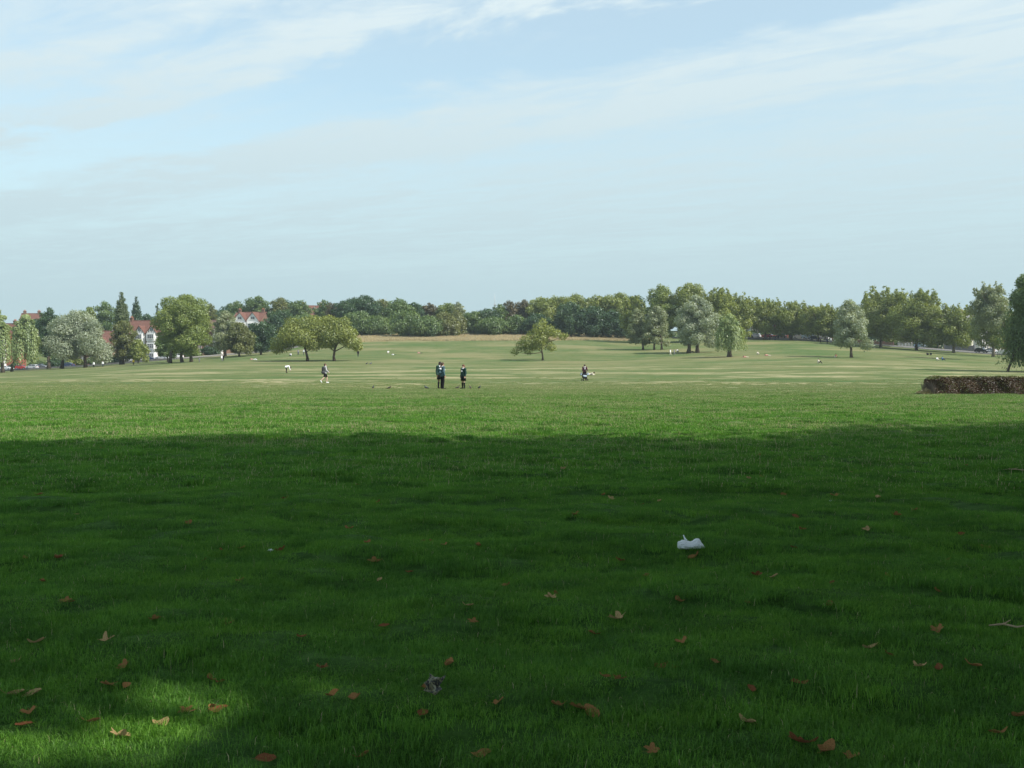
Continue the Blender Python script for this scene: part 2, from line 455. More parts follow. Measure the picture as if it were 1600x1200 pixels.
# ------------------------------------------------------------------ lawn grass (geometry nodes, instances of small blade patches)
def grass_material(name, lo, hi, straw, straw_amt, far_amt=.8, straw_min=.978):
    m, n, l = new_mat(name)
    out = N(n, 'ShaderNodeOutputMaterial')
    at_ = N(n, 'ShaderNodeAttribute', attribute_name='tint')
    geo = N(n, 'ShaderNodeNewGeometry')
    def noise(sc, off, det=4):
        mp = N(n, 'ShaderNodeMapping'); mp.inputs['Scale'].default_value = sc; mp.inputs['Location'].default_value = (off, off, 0)
        l.new(geo.outputs['Position'], mp.inputs['Vector'])
        z = N(n, 'ShaderNodeTexNoise'); z.inputs['Scale'].default_value = 1; z.inputs['Detail'].default_value = det
        l.new(mp.outputs[0], z.inputs['Vector']); return z.outputs['Fac']
    rp = N(n, 'ShaderNodeValToRGB')
    rp.color_ramp.elements[0].color = (*lo, 1); rp.color_ramp.elements[1].color = (*hi, 1); rp.color_ramp.elements[1].position = .8
    l.new(at_.outputs['Fac'], rp.inputs[0])
    # patches of deeper and yellower sward
    pr = N(n, 'ShaderNodeMapRange'); pr.inputs['From Min'].default_value = .35; pr.inputs['From Max'].default_value = .68
    l.new(noise((.8, 1.4, 1), 4., 5), pr.inputs['Value'])
    mx = N(n, 'ShaderNodeMix', data_type='RGBA', blend_type='MULTIPLY'); l.new(pr.outputs[0], mx.inputs[0])
    l.new(rp.outputs[0], mx.inputs[6]); mx.inputs[7].default_value = (1.14, 1.06, .9, 1)
    # straw blades, thicker in dry patches
    sr = N(n, 'ShaderNodeMapRange'); sr.inputs['From Min'].default_value = .42; sr.inputs['From Max'].default_value = .72
    sr.inputs['To Min'].default_value = straw_min; sr.inputs['To Max'].default_value = 1-straw_amt
    l.new(noise((.16, .42, 1), 11., 6), sr.inputs['Value'])
    gt = N(n, 'ShaderNodeMath', operation='GREATER_THAN')
    at2 = N(n, 'ShaderNodeAttribute', attribute_name='dry')
    sp = N(n, 'ShaderNodeSeparateXYZ'); l.new(geo.outputs['Position'], sp.inputs[0])
    sy = N(n, 'ShaderNodeMapRange'); sy.interpolation_type = 'SMOOTHSTEP'; sy.inputs['From Min'].default_value = 9; sy.inputs['From Max'].default_value = 34
    l.new(sp.outputs['Y'], sy.inputs['Value'])           # few dry stalks close by, more with distance
    th = N(n, 'ShaderNodeMix', data_type='FLOAT'); l.new(sy.outputs[0], th.inputs[0]); th.inputs[2].default_value = .993; l.new(sr.outputs[0], th.inputs[3])
    l.new(at2.outputs['Fac'], gt.inputs[0]); l.new(th.outputs[0], gt.inputs[1])
    tf = N(n, 'ShaderNodeMapRange'); tf.inputs['From Min'].default_value = .36; tf.inputs['From Max'].default_value = .60   # deeper green tufts, with the shading of hummocks put into their colour
    l.new(noise((1.5, 2.6, 1), 17., 6), tf.inputs['Value'])
    tfm = N(n, 'ShaderNodeMix', data_type='RGBA'); l.new(tf.outputs[0], tfm.inputs[0]); tfm.inputs[6].default_value = (.60, .66, .70, 1); tfm.inputs[7].default_value = (1.08, 1.04, 1, 1)
    mq = N(n, 'ShaderNodeMix', data_type='RGBA', blend_type='MULTIPLY'); mq.inputs[0].default_value = 1; l.new(mx.outputs[2], mq.inputs[6]); l.new(tfm.outputs[2], mq.inputs[7])
    mx = mq
    # drier sward towards the mown meadow
    fy = N(n, 'ShaderNodeMapRange'); fy.interpolation_type = 'SMOOTHSTEP'; fy.inputs['From Min'].default_value = 30; fy.inputs['From Max'].default_value = 70; fy.inputs['To Max'].default_value = far_amt
    l.new(sp.outputs['Y'], fy.inputs['Value'])
    m1 = N(n, 'ShaderNodeMix', data_type='RGBA'); l.new(fy.outputs[0], m1.inputs[0]); l.new(mx.outputs[2], m1.inputs[6]); m1.inputs[7].default_value = (.225, .275, .105, 1)
    m2 = N(n, 'ShaderNodeMix', data_type='RGBA'); l.new(gt.outputs[0], m2.inputs[0])
    l.new(m1.outputs[2], m2.inputs[6]); m2.inputs[7].default_value = (*straw, 1)
    d = N(n, 'ShaderNodeBsdfDiffuse'); t = N(n, 'ShaderNodeBsdfTranslucent'); g = N(n, 'ShaderNodeBsdfGlossy'); g.inputs['Roughness'].default_value = .5
    l.new(m2.outputs[2], d.inputs[0]); l.new(m2.outputs[2], t.inputs[0])
    a = N(n, 'ShaderNodeMixShader'); a.inputs[0].default_value = .35
    l.new(d.outputs[0], a.inputs[1]); l.new(t.outputs[0], a.inputs[2])
    b = N(n, 'ShaderNodeMixShader'); b.inputs[0].default_value = .025
    l.new(a.outputs[0], b.inputs[1]); l.new(g.outputs[0], b.inputs[2])
    l.new(b.outputs[0], out.inputs[0])
    return m

def blade_patch(rs, n, rad, hlo, hhi, wid, lean, tall=0.0):
    """n bent blades: returns verts (n*5,3), tris (n*3,3), tint per vertex, dry per vertex"""
    ncl = max(4, n//26)
    cr = rad*np.sqrt(rs.rand(ncl)); ca = rs.rand(ncl)*2*np.pi
    cc = np.stack([cr*np.cos(ca), cr*np.sin(ca)], 1); ch = rs.uniform(.65, 1.3, ncl)
    k = rs.randint(0, ncl, n)
    p = cc[k]+rs.normal(0, rad*.12, (n, 2))
    h = rs.uniform(hlo, hhi, n)*ch[k]
    isT = rs.rand(n) < tall
    h = np.where(isT, h*rs.uniform(1.8, 3.2, n), h)
    w = wid*rs.uniform(.6, 1.3, n)*np.where(isT, .55, 1)
    az = rs.rand(n)*2*np.pi; le = lean*rs.uniform(.1, 1.0, n)*np.where(isT, .4, 1)*h
    dx, dy = np.cos(az), np.sin(az)
    fa = rs.rand(n)*2*np.pi; sx, sy = np.cos(fa)*w/2, np.sin(fa)*w/2
    z0 = np.full(n, -.02)
    b0 = np.stack([p[:, 0]-sx, p[:, 1]-sy, z0], 1); b1 = np.stack([p[:, 0]+sx, p[:, 1]+sy, z0], 1)
    mx, my = p[:, 0]+dx*le*.35, p[:, 1]+dy*le*.35
    m0 = np.stack([mx-sx*.8, my-sy*.8, h*.55], 1); m1 = np.stack([mx+sx*.8, my+sy*.8, h*.55], 1)
    tp = np.stack([p[:, 0]+dx*le, p[:, 1]+dy*le, h*np.sqrt(np.clip(1-(le/np.maximum(h, 1e-4))**2*.35, .12, 1))], 1)
    V = np.stack([b0, b1, m0, m1, tp], 1).reshape(-1, 3)
    o = np.arange(n)[:, None]*5
    T = np.concatenate([o+np.array([0, 1, 3]), o+np.array([0, 3, 2]), o+np.array([2, 3, 4])], 0)
    tint = np.repeat(np.clip(.5+.3*(ch[k]-1)+rs.normal(0, .30, n), 0, 1), 5)
    dry = np.repeat(np.where(isT, .9+.1*rs.rand(n), rs.rand(n)), 5)
    return V, T, tint, dry

def lawn(name, mat, pts, variants, seed, label, smin=.8, smax=1.25):
    rs = np.random.RandomState(seed)
    Vs, Ts, tint, dry, pid = [], [], [], [], []
    base = 0
    for i, (V, T, ti, dr) in enumerate(variants):
        Vs.append(V); Ts.append(T+base); base += len(V)
        tint.append(ti); dry.append(dr); pid.append(np.full(len(V), i))
    nP = len(pts)
    Vs.append(pts); tint.append(np.zeros(nP)); dry.append(np.zeros(nP)); pid.append(np.full(nP, -1))
    o = mesh_np(name, np.concatenate(Vs), np.concatenate(Ts), 3, mat)
    me = o.data
    nb = base
    def attr(nm, ty, arr):
        q = me.attributes.new(nm, ty, 'POINT'); q.data.foreach_set('value', arr)
    attr('tint', 'FLOAT', np.concatenate(tint).astype(np.float32))
    attr('dry', 'FLOAT', np.concatenate(dry).astype(np.float32))
    attr('pid', 'INT', np.concatenate(pid).astype(np.int32))
    pad = np.zeros(nb)
    attr('rot', 'FLOAT', np.concatenate([pad, rs.rand(nP)*6.283]).astype(np.float32))
    hn = .5+.5*np.sin(pts[:, 0]*1.9+np.sin(pts[:, 1]*2.3))*np.sin(pts[:, 1]*2.9+pts[:, 0]*.6)
    attr('scl', 'FLOAT', np.concatenate([pad, rs.uniform(smin, smax, nP)*(.85+.32*hn)]).astype(np.float32))
    attr('pick', 'INT', np.concatenate([pad, rs.randint(0, len(variants), nP)]).astype(np.int32))
    ng = bpy.data.node_groups.new(name, 'GeometryNodeTree')
    ng.interface.new_socket('Geometry', in_out='INPUT', socket_type='NodeSocketGeometry')
    ng.interface.new_socket('Geometry', in_out='OUTPUT', socket_type='NodeSocketGeometry')
    n, l = ng.nodes, ng.links
    gi, go = n.new('NodeGroupInput'), n.new('NodeGroupOutput')
    def na(nm, ty):
        q = n.new('GeometryNodeInputNamedAttribute'); q.data_type = ty; q.inputs['Name'].default_value = nm
        return q.outputs['Attribute']
    pid_o = na('pid', 'INT')
    def sel(i):
        c = n.new('FunctionNodeCompare'); c.data_type = 'INT'; c.operation = 'EQUAL'
        l.new(pid_o, c.inputs['A'] if False else [s for s in c.inputs if s.identifier == 'A_INT'][0])
        [s for s in c.inputs if s.identifier == 'B_INT'][0].default_value = i
        s = n.new('GeometryNodeSeparateGeometry'); s.domain = 'POINT'
        l.new(gi.outputs[0], s.inputs['Geometry']); l.new(c.outputs[0], s.inputs['Selection'])
        return s.outputs['Selection']
    g2i = n.new('GeometryNodeGeometryToInstance')
    for i in range(len(variants)): l.new(sel(i), g2i.inputs[0])
    m2p = n.new('GeometryNodeMeshToPoints'); l.new(sel(-1), m2p.inputs['Mesh'])
    iop = n.new('GeometryNodeInstanceOnPoints')
    l.new(m2p.outputs[0], iop.inputs['Points']); l.new(g2i.outputs[0], iop.inputs['Instance'])
    iop.inputs['Pick Instance'].default_value = True
    l.new(na('pick', 'INT'), iop.inputs['Instance Index'])
    cx_ = n.new('ShaderNodeCombineXYZ'); l.new(na('rot', 'FLOAT'), cx_.inputs[2]); l.new(cx_.outputs[0], iop.inputs['Rotation'])
    cs = n.new('ShaderNodeCombineXYZ'); cs.inputs[0].default_value = 1; cs.inputs[1].default_value = 1
    l.new(na('scl', 'FLOAT'), cs.inputs[2]); l.new(cs.outputs[0], iop.inputs['Scale'])
    l.new(iop.outputs[0], go.inputs[0])
    md = o.modifiers.new('scatter', 'NODES'); md.node_group = ng
    tag(o, label, 'grass', kind='stuff')
    return o

def scatter(y0, y1, step0, step1, margin, seed, half=.5):
    rs = np.random.RandomState(seed); P = []
    y = y0
    while y < y1:
        st = step0+(step1-step0)*(y-y0)/(y1-y0)
        hw = half*y+margin
        xs = np.arange(-hw, hw, st)
        P.append(np.stack([xs+rs.uniform(-.5, .5, len(xs))*st, y+rs.uniform(-.5, .5, len(xs))*st], 1)); y += st*.9
    P = np.concatenate(P)
    return np.column_stack([P, ground_z(P[:, 0], P[:, 1])])

def thin(P):      # the sward thins out towards the mown strip
    r = np.random.RandomState(6).rand(len(P)); n_ = 6*np.sin(P[:, 0]*.11+1)+3*np.sin(P[:, 0]*.37)
    return P[r < np.where(P[:, 1] < 58, np.clip((76-P[:, 1]+n_)/34, 0, 1), .52*np.clip((122-P[:, 1]+n_)/64, 0, 1))]
rsg = np.random.RandomState(12)
G_STRAW = (.30, .25, .12)
GM = grass_material('grass_blades', (.048, .166, .013), (.150, .350, .042), (.50, .43, .24), .28, .8, .970)
near_var = [blade_patch(rsg, 1300, .27, .012, .036, .0027, 2.3, .004) for _ in range(6)]
lawn('lawn_grass', GM, scatter(3.0, 13.2, .25, .30, 2.2, 3), near_var, 21, 'short green lawn in the deep shade closest to the viewer')
mid_var = [blade_patch(rsg, 900, .40, .018, .050, .0080, 1.8, .014) for _ in range(6)]
lawn('lawn_grass', GM, thin(scatter(13.0, 122.0, .36, 1.05, 3.0, 4)), mid_var, 22, 'green lawn with pale stalks reaching from the shade edge to the schoolgirls')

# straw grass left standing on the brow, behind the mown meadow
HM = grass_material('hay_blades', (.40, .34, .19), (.64, .56, .36), (.62, .54, .34), .3, 0.0)
hay_pts = []
rh = np.random.RandomState(8)
for _ in range(5200):
    px, d = rh.uniform(548, 1010), rh.uniform(350, 398)
    if d > brow_front(px)+rh.uniform(-1, 2): hay_pts.append(at(px, d))
hay_var = [blade_patch(rh, 120, 1.2, .25, .6, .07, .7) for _ in range(3)]
lawn('hay_grass', HM, np.array(hay_pts), hay_var, 23, 'tall straw coloured uncut grass bank along the brow before the wood')

# ------------------------------------------------------------------ roads
def road(name, pts, width, mat, lift=.12):
    P = []
    for (a, b) in zip(pts[:-1], pts[1:]):
        for t in np.linspace(0, 1, 30, endpoint=False): P.append(((a[0]-800)/F*a[1]*(1-t)+(b[0]-800)/F*b[1]*t, a[1]*(1-t)+b[1]*t))
    P = np.array(P); T = np.gradient(P, axis=0); T /= np.linalg.norm(T, axis=1)[:, None]
    Nn = np.stack([-T[:, 1], T[:, 0]], 1)
    V, Fc = [], []
    offs = [-width/2-.02, -width/2, width/2, width/2+.02]; zs = [-.6, 0, 0, -.6]
    for i in range(len(P)):
        zc = max(float(ground_z(P[i][0]+Nn[i][0]*o, P[i][1]+Nn[i][1]*o)) for o in (-width/2, 0, width/2))
        zc = min(zc, float(ground_z(P[i][0], P[i][1]))+.5)
        for o, z in zip(offs, zs): V.append((P[i][0]+Nn[i][0]*o, P[i][1]+Nn[i][1]*o, zc+lift+z))
    for i in range(len(P)-1):
        for k in range(3): a = i*4+k; Fc.append((a, a+1, a+5, a+4))
    o = mesh_py(name, V, Fc, mat)
    tag(o, kind='structure'); return o, P, T
ASPH = simple('asphalt', (.16, .155, .15), .9, .2, .2, .4)
PAVE = simple('paving', (.34, .32, .29), .9, .2, .15, .6)
LROAD = [(-250, 352), (0, 347), (150, 342), (280, 338), (420, 350), (520, 385)]
RROAD = [(1060, 378), (1160, 362), (1280, 346), (1400, 332), (1560, 306), (1800, 285)]
road('road_left', LROAD, 8, ASPH); road('road_right', RROAD, 9, ASPH)
road('pavement_left', [(p, d+6.3) for p, d in LROAD], 2.6, PAVE, .26); road('pavement_right', [(p, d+7) for p, d in RROAD], 2.8, PAVE, .26)
def road_d(tab, px): return float(np.interp(px, [p for p, _ in tab], [d for _, d in tab]))
def road_dir(tab, px):
    a = at(px-8, road_d(tab, px-8)); b = at(px+8, road_d(tab, px+8)); v = b-a
    return math.atan2(v.y, v.x)

# ------------------------------------------------------------------ trees
def unit(v): return v/np.maximum(np.linalg.norm(v, axis=1, keepdims=True), 1e-9)

def leaf_quads(rs, c, nrm, size, tint, aspect=.62, along=None):
    n = len(c)
    nrm = unit(nrm)
    r = rs.normal(size=(n, 3)) if along is None else along+rs.normal(0, .25, (n, 3))
    a = unit(r-nrm*np.sum(r*nrm, 1, keepdims=True)); b = np.cross(nrm, a)
    s = (size*rs.uniform(.6, 1.35, n))[:, None]
    V = np.stack([c-a*s*.5, c-b*s*.5*aspect+nrm*s*.06, c+a*s*.5, c+b*s*.5*aspect+nrm*s*.06], 1).reshape(-1, 3)
    Fq = np.arange(4*n).reshape(n, 4)
    return V, Fq, np.repeat(np.clip(tint, 0, 1), 4)

def lobes_round(rs, W, D, z0, z1, n, rfrac=(.24, .38), shape='round'):
    H = z1-z0; L = []
    for i in range(n):
        t = ((i+.5)/n)**.85
        if shape == 'cone': rad = (1-t)**.8*.95+.06
        elif shape == 'column': rad = (math.sin(math.pi*min(max(t*.84+.16, 0), 1)))**.7
        elif shape == 'dome': rad = math.sqrt(max(1-(t*1.02)**2.2, 0.0)) if t < .98 else .1
        else: rad = math.sqrt(max(1-abs(2*t-1)**(2.2 if t > .5 else 3.2), .02)) if t > .5 else max(.62, math.sqrt(max(1-abs(2*t-1)**3.2, .02)))
        a = i*2.39996+rs.uniform(-.5, .5)
        k = rs.uniform(.55, .78)*rad
        r = min(W, D)/2*rs.uniform(*rfrac)*(.75+.45*rad)
        if shape == 'column': r = min(W, D)/2*max(.3, rad)*.85; k = .25*rad
        L.append((W/2*k*math.cos(a), D/2*k*math.sin(a), z0+r*.55+(H-r*1.1)*t, r, r, r*rs.uniform(.62, .85)))
        if rad > .6 and i % 2: L.append((W/2*k*.3*math.cos(a+2), D/2*k*.3*math.sin(a+2), z0+r*.7+(H-1.5*r)*t, r*1.1, r*1.1, r*.9))
    return L

def crown_from_lobes(rs, L, leaf, dens):
    C, Nn, Ti = [], [], []
    for (x, y, z, a, b, c) in L:
        area = 4*math.pi*((a*b)**1.6/3+(a*c)**1.6/3+(b*c)**1.6/3)**(1/1.6)
        n = max(12, int(dens*area/(leaf*leaf*.31)))
        d = unit(rs.normal(size=(n, 3)))
        rr = 1-.45*rs.rand(n)**1.6+rs.normal(0, .07, n)
        p = d*rr[:, None]*np.array([a, b, c])
        C.append(p+np.array([x, y, z])); Nn.append(d*.75+rs.normal(size=(n, 3))*.5+np.array([0, 0, .3]))
        Ti.append(np.clip(rs.normal(.5, .14)+rs.normal(0, .17, n), 0, 1))
    return np.concatenate(C), np.concatenate(Nn), np.concatenate(Ti)

def weep_crown(rs, W, D, z0, z1, leaf, dens):
    H = z1-z0
    ns = int(dens*W*D*2.6/leaf)
    r = np.sqrt(rs.rand(ns))*(.8+.2*rs.rand(ns)); a = rs.rand(ns)*2*np.pi
    lob = .88+.12*np.sin(a*5+rs.rand()*6)
    x0, y0 = W/2*r*np.cos(a)*lob, D/2*r*np.sin(a)*lob
    top = z1-H*.55*r**2.4-H*.10*np.abs(np.sin(a*3+r*4))-rs.rand(ns)*H*.06
    bot = z0+H*.42*np.abs(np.sin(a*4.3+1.1)*np.sin(a*2.1))*rs.rand(ns)+rs.rand(ns)*H*.12+np.where(r < .5, H*.16, 0)
    C, Nn, Ti, Al = [], [], [], []
    base = np.clip(.45+.18*np.sin(a*7+r*5), 0, 1)
    m = 9
    for k in range(m):
        t = (k+rs.rand(ns))/m
        z = top+(bot-top)*t
        ox = rs.normal(0, .12, ns)+.12*W*.1*np.sin(t*3)*np.cos(a); oy = rs.normal(0, .12, ns)+.12*W*.1*np.sin(t*3)*np.sin(a)
        C.append(np.stack([x0+ox, y0+oy, z], 1))
        Nn.append(np.stack([np.cos(a), np.sin(a), np.full(ns, .25+.6*(1-t))], 1)+rs.normal(0, .45, (ns, 3)))
        Ti.append(base+rs.normal(0, .15, ns)); Al.append(np.tile([0, 0, -1.], (ns, 1)))
    C = np.concatenate(C); Nn = np.concatenate(Nn); Ti = np.concatenate(Ti); Al = np.concatenate(Al)
    # leafy dome over the strands
    L = [(x*.9, y*.9, z, a_, b_, c_) for (x, y, z, a_, b_, c_) in lobes_round(rs, W*.85, D*.85, z0+H*.45, z1, 12, (.22, .34), 'dome')]
    C2, N2, T2 = crown_from_lobes(rs, L, leaf, dens*.6)
    return np.concatenate([C, C2]), np.concatenate([Nn, N2]), np.concatenate([Ti, T2]), np.concatenate([Al, rs.normal(size=(len(C2), 3))])

TREE_TRIS = [0]
def tree(px, d, top, wpx, bot, shape, leafk, label, group=None, name='tree', trunks=((0, 0),), trunk_r=None, leafsz=None, dens=1.0, depth=None,
         bark=None, lobes=None, seed=None, bottom_col=None, trunk_px=None):
    seed = seed if seed is not None else int(px*7+d*13) % 99991
    rs = np.random.RandomState(seed)
    g = at(trunk_px if trunk_px is not None else px, d)
    cxo = ((px-800)/F*d)-g.x
    W = wpx/F*d; D = depth if depth else W*.92
    z1 = row_z(top, d)-g.z; z0 = max(row_z(bot, d)-g.z, .05); H = z1-z0
    leaf = leafsz if leafsz else max(.2, d*.00125)
    root = empty(name, g); tag(root, label, 'tree', group)
    along = None; asp = .62
    if shape == 'weep':
        C, Nn, Ti, along = weep_crown(rs, W, D, z0, z1, leaf, dens); asp = .42; L = [(0, 0, z0+H*.5, W*.3, W*.3, H*.3)]*4
        szm = 1.5
    else:
        szm = 1.0
        nl = {'round': 20, 'dome': 22, 'column': 16, 'cone': 14, 'open': 18, 'billow': 26}[shape]
        if lobes: L = [(x*W/2, y*D/2, z0+z*H, r*W/2, r*W/2*.95, r*W/2*rz) for (x, y, z, r, rz) in lobes]
        elif shape == 'open':
            L = lobes_round(rs, W, D, z0, z0+H*.86, 20, (.26, .38), 'round')
            for i in range(24):      # loose sprays on the outer twigs, sky showing between them
                a = rs.rand()*6.283; k = math.sqrt(rs.rand())*.88; r = W*rs.uniform(.014, .034)
                zt = z0+H*(.50+.38*math.sqrt(1-k*k)*rs.uniform(.85, 1.05))
                ox, oz = rs.normal(0, .5), rs.uniform(.5, 1.3)
                for q in range(4):
                    rq = r*(1.35-.25*q)
                    L.append((W/2*k*math.cos(a)+ox*q*r*1.2+rs.normal(0, r*.5), D/2*k*math.sin(a)+rs.normal(0, r*.5), min(zt+oz*q*r*1.5, z1-rq*.6), rq*rs.uniform(.9, 1.7), rq*rs.uniform(.9, 1.7), rq*rs.uniform(.6, 1.1)))
        elif shape == 'billow': L = lobes_round(rs, W, D, z0, z1, nl, (.20, .34), 'dome')
        else: L = lobes_round(rs, W, D, z0, z1, nl, (.26, .40), shape)
        C, Nn, Ti = crown_from_lobes(rs, L, leaf, .62*dens)
        C = C+rs.normal(0, leaf*.35, C.shape)
    C[:, 2] = np.maximum(C[:, 2], .12)
    V, Fq, T = leaf_quads(rs, C, Nn, leaf*1.25*szm, Ti, asp, along)
    V[:, 0] += cxo
    cr = mesh_np('crown', V, Fq, 4, LEAF[leafk], root)
    q = cr.data.attributes.new('tint', 'FLOAT', 'POINT'); q.data.foreach_set('value', T.astype(np.float32))
    TREE_TRIS[0] += 2*len(Fq)
    # trunk(s) with limbs reaching into the crown
    tr = trunk_r if trunk_r else max(.16, .028*(z1))
    for ti, (tx, lean) in enumerate(trunks):
        mb = MB()
        bx = tx/F*d
        zt = z0+H*(.55 if shape != 'column' else .8)
        tipx = bx*.5+cxo*.8+lean
        spine = []
        for k in range(7):
            t = k/6
            spine.append((bx+(tipx-bx)*t**1.3+rs.normal(0, tr*.15), rs.normal(0, tr*.15), -.15+(zt+.15)*t))
        mb.tube(spine, [tr*(1.35 if k == 0 else 1.0)*(1-.72*(k/6)) for k in range(7)], 8)
        idxs = rs.permutation(len(L))[:6 if len(trunks) == 1 else 4]
        for j in idxs:
            lx, ly, lz = L[j][0]+cxo, L[j][1], L[j][2]
            t = rs.uniform(.35, .8); s = spine[int(t*6)]
            if lz < s[2]-.3: s = spine[2]
            mid = ((s[0]+lx)/2, (s[1]+ly)/2, (s[2]*.35+lz*.65)-.05*H)
            mb.tube([s, mid, (lx, ly, lz)], [tr*.42, tr*.28, tr*.08], 6)
        mb.build('trunk', bark or BARK, root, True)
    return root

GW, GP, GH = 'trees of the wood on the brow', 'plane trees along the right hand road', 'trees among the houses on the left'
# --- left edge
tree(-6, 285, 482, 52, 572, 'weep', 'willow', 'pale drooping willow cut by the left edge of the photo', GH, 'willow_tree', ((10, .5),))
tree(38, 300, 490, 54, 571, 'weep', 'willow', 'pale green weeping willow over the red parked car', GH, 'willow_tree', ((-20, 2.2),), .35, bark=BARK, trunk_px=38)
tree(76, 332, 480, 42, 566, 'round', 'dark', 'dark dense evergreen tree between weeping willow and silvery willow', GH, 'evergreen_tree')
tree(122, 308, 485, 108, 566, 'billow', 'silver', 'broad silvery willow above the dark blue car on the left', GH, 'willow_tree', ((-26, 0), (12, 0)), .5, leafsz=.36)
tree(138, 392, 478, 34, 560, 'round', 'lime', 'rounded light green tree top left of the leafy dome beside the tall poplar', GH, 'broadleaf_tree')
tree(164, 395, 470, 46, 560, 'round', 'mid', 'rounded mid green tree just left of the tall poplar', GH, 'broadleaf_tree')
tree(190, 322, 455, 25, 540, 'column', 'poplar', 'tall narrow pointed poplar, the taller of the two left', GH, 'poplar_tree', leafsz=.34, dens=1.2)
tree(192, 318, 500, 42, 566, 'round', 'olive', 'olive green bushy tree at the foot of the tall poplar', GH, 'broadleaf_tree')
tree(216, 316, 530, 34, 566, 'dome', 'plane', 'small olive street tree in front of the white gabled house', GH, 'broadleaf_tree', trunk_r=.18)
tree(213, 402, 462, 17, 530, 'column', 'dark', 'slim dark poplar, the shorter of the two left', GH, 'poplar_tree', leafsz=.4, dens=1.2)
tree(246, 425, 473, 15, 530, 'cone', 'dark', 'small dark pointed conifer left of the big rounded lime tree', GH, 'conifer_tree', leafsz=.45, dens=1.2)
tree(228, 432, 491, 40, 530, 'round', 'dark', 'low dark tree showing over the red roof of the gabled house', GH, 'broadleaf_tree')
tree(286, 280, 458, 90, 557, 'round', 'lime', 'big rounded yellow green tree with three trunks by the left road', GH, 'broadleaf_tree', ((-20, 0), (-2, 0), (13, 0)), .42, leafsz=.33, dens=1.15)
tree(262, 300, 520, 40, 560, 'round', 'mid', 'low green tree in shade under the left side of the big rounded tree', GH, 'broadleaf_tree')
tree(328, 402, 474, 28, 540, 'round', 'olive', 'brownish treetop just right of the big rounded yellow green tree', GH, 'broadleaf_tree')
tree(352, 322, 486, 58, 552, 'billow', 'grey', 'grey green willow before the brick house left of twin white gables', GH, 'willow_tree', leafsz=.36)
tree(374, 305, 503, 56, 553, 'billow', 'olive', 'olive brown bushy tree below the twin white gables', GH, 'broadleaf_tree', leafsz=.36)
tree(408, 312, 502, 48, 550, 'round', 'dark', 'dark green bushy tree between the twin white gables and the paired meadow trees', GH, 'broadleaf_tree')
tree(370, 436, 470, 40, 520, 'round', 'mid', 'green hilltop tree directly above the twin white gables', GW, 'broadleaf_tree')
tree(402, 436, 462, 46, 520, 'round', 'mid', 'tallest rounded tree on the left hilltop above the white gables', GW, 'broadleaf_tree')
tree(437, 440, 465, 44, 520, 'round', 'olive', 'brownish rounded hilltop tree right of the white gables', GW, 'broadleaf_tree')
tree(466, 432, 469, 42, 520, 'round', 'mid', 'rounded hilltop tree left of the small red roof', GW, 'broadleaf_tree')
tree(438, 396, 484, 58, 545, 'round', 'dark', 'dark tree below the hilltop, behind the left of the paired meadow trees', GW, 'broadleaf_tree')
tree(474, 392, 490, 44, 540, 'round', 'mid', 'green tree behind the gap between the paired meadow trees', GW, 'broadleaf_tree')
# --- the pair and the single tree on the meadow
pairL = [(x, y, z, r, min(rz*1.12, .9)) for (x, y, z, r, rz) in [(-.62, 0, .30, .36, .62), (-.80, .1, .18, .22, .7), (-.3, -.2, .52, .42, .65), (.05, .1, .70, .44, .6), (.42, -.1, .62, .40, .62), (.62, .1, .40, .34, .65),
         (.1, -.45, .42, .38, .6), (-.1, .45, .45, .40, .6), (-.45, .3, .5, .34, .65), (.82, 0, .30, .22, .7), (-.35, 0, .78, .24, .7), (.3, .2, .85, .26, .6), (.35, -.4, .25, .26, .6)]]
tree(474, 245, 492, 104, 555, 'round', 'yellow', 'left of the two spreading yellow green trees together on the meadow', 'meadow trees', 'broadleaf_tree', ((0, -1.0),), .34, leafsz=.30, lobes=pairL, dens=1.05, trunk_px=481)
tree(524, 245, 488, 82, 554, 'round', 'yellow', 'right of the two spreading yellow green trees together on the meadow', 'meadow trees', 'broadleaf_tree', ((0, 0),), .34, leafsz=.30, dens=1.05,
     lobes=[(x*-1, y, z*.95+.02, r*1.08, rz) for (x, y, z, r, rz) in pairL], trunk_px=522)
solo = [(x, y, z, r*.98, min(rz*1.08, .95)) for (x, y, z, r, rz) in [(-.86, 0, .12, .15, .8), (-.62, .1, .28, .24, .8), (-.40, -.15, .40, .30, .75), (-.15, .15, .56, .30, .7), (.02, -.1, .72, .27, .8), (.12, .1, .90, .16, .9), (.32, -.1, .68, .25, .75),
        (.55, .1, .60, .22, .7), (.80, 0, .52, .16, .7), (.92, -.1, .55, .09, .7), (.30, .15, .30, .22, .75), (.42, -.2, .22, .16, .8), (-.2, .3, .32, .26, .8), (0, -.35, .45, .26, .8), (-.38, .1, .16, .18, .8), (.1, .2, .5, .28, .8), (-.05, -.1, .3, .24, .8)]]
tree(843, 246, 497, 90, 557, 'round', 'yellow', 'lone lopsided yellow green tree with open crown in the middle of the meadow', 'meadow trees', 'broadleaf_tree', ((0, 0),), .24, leafsz=.28, lobes=solo, dens=.72, trunk_px=848, depth=9)
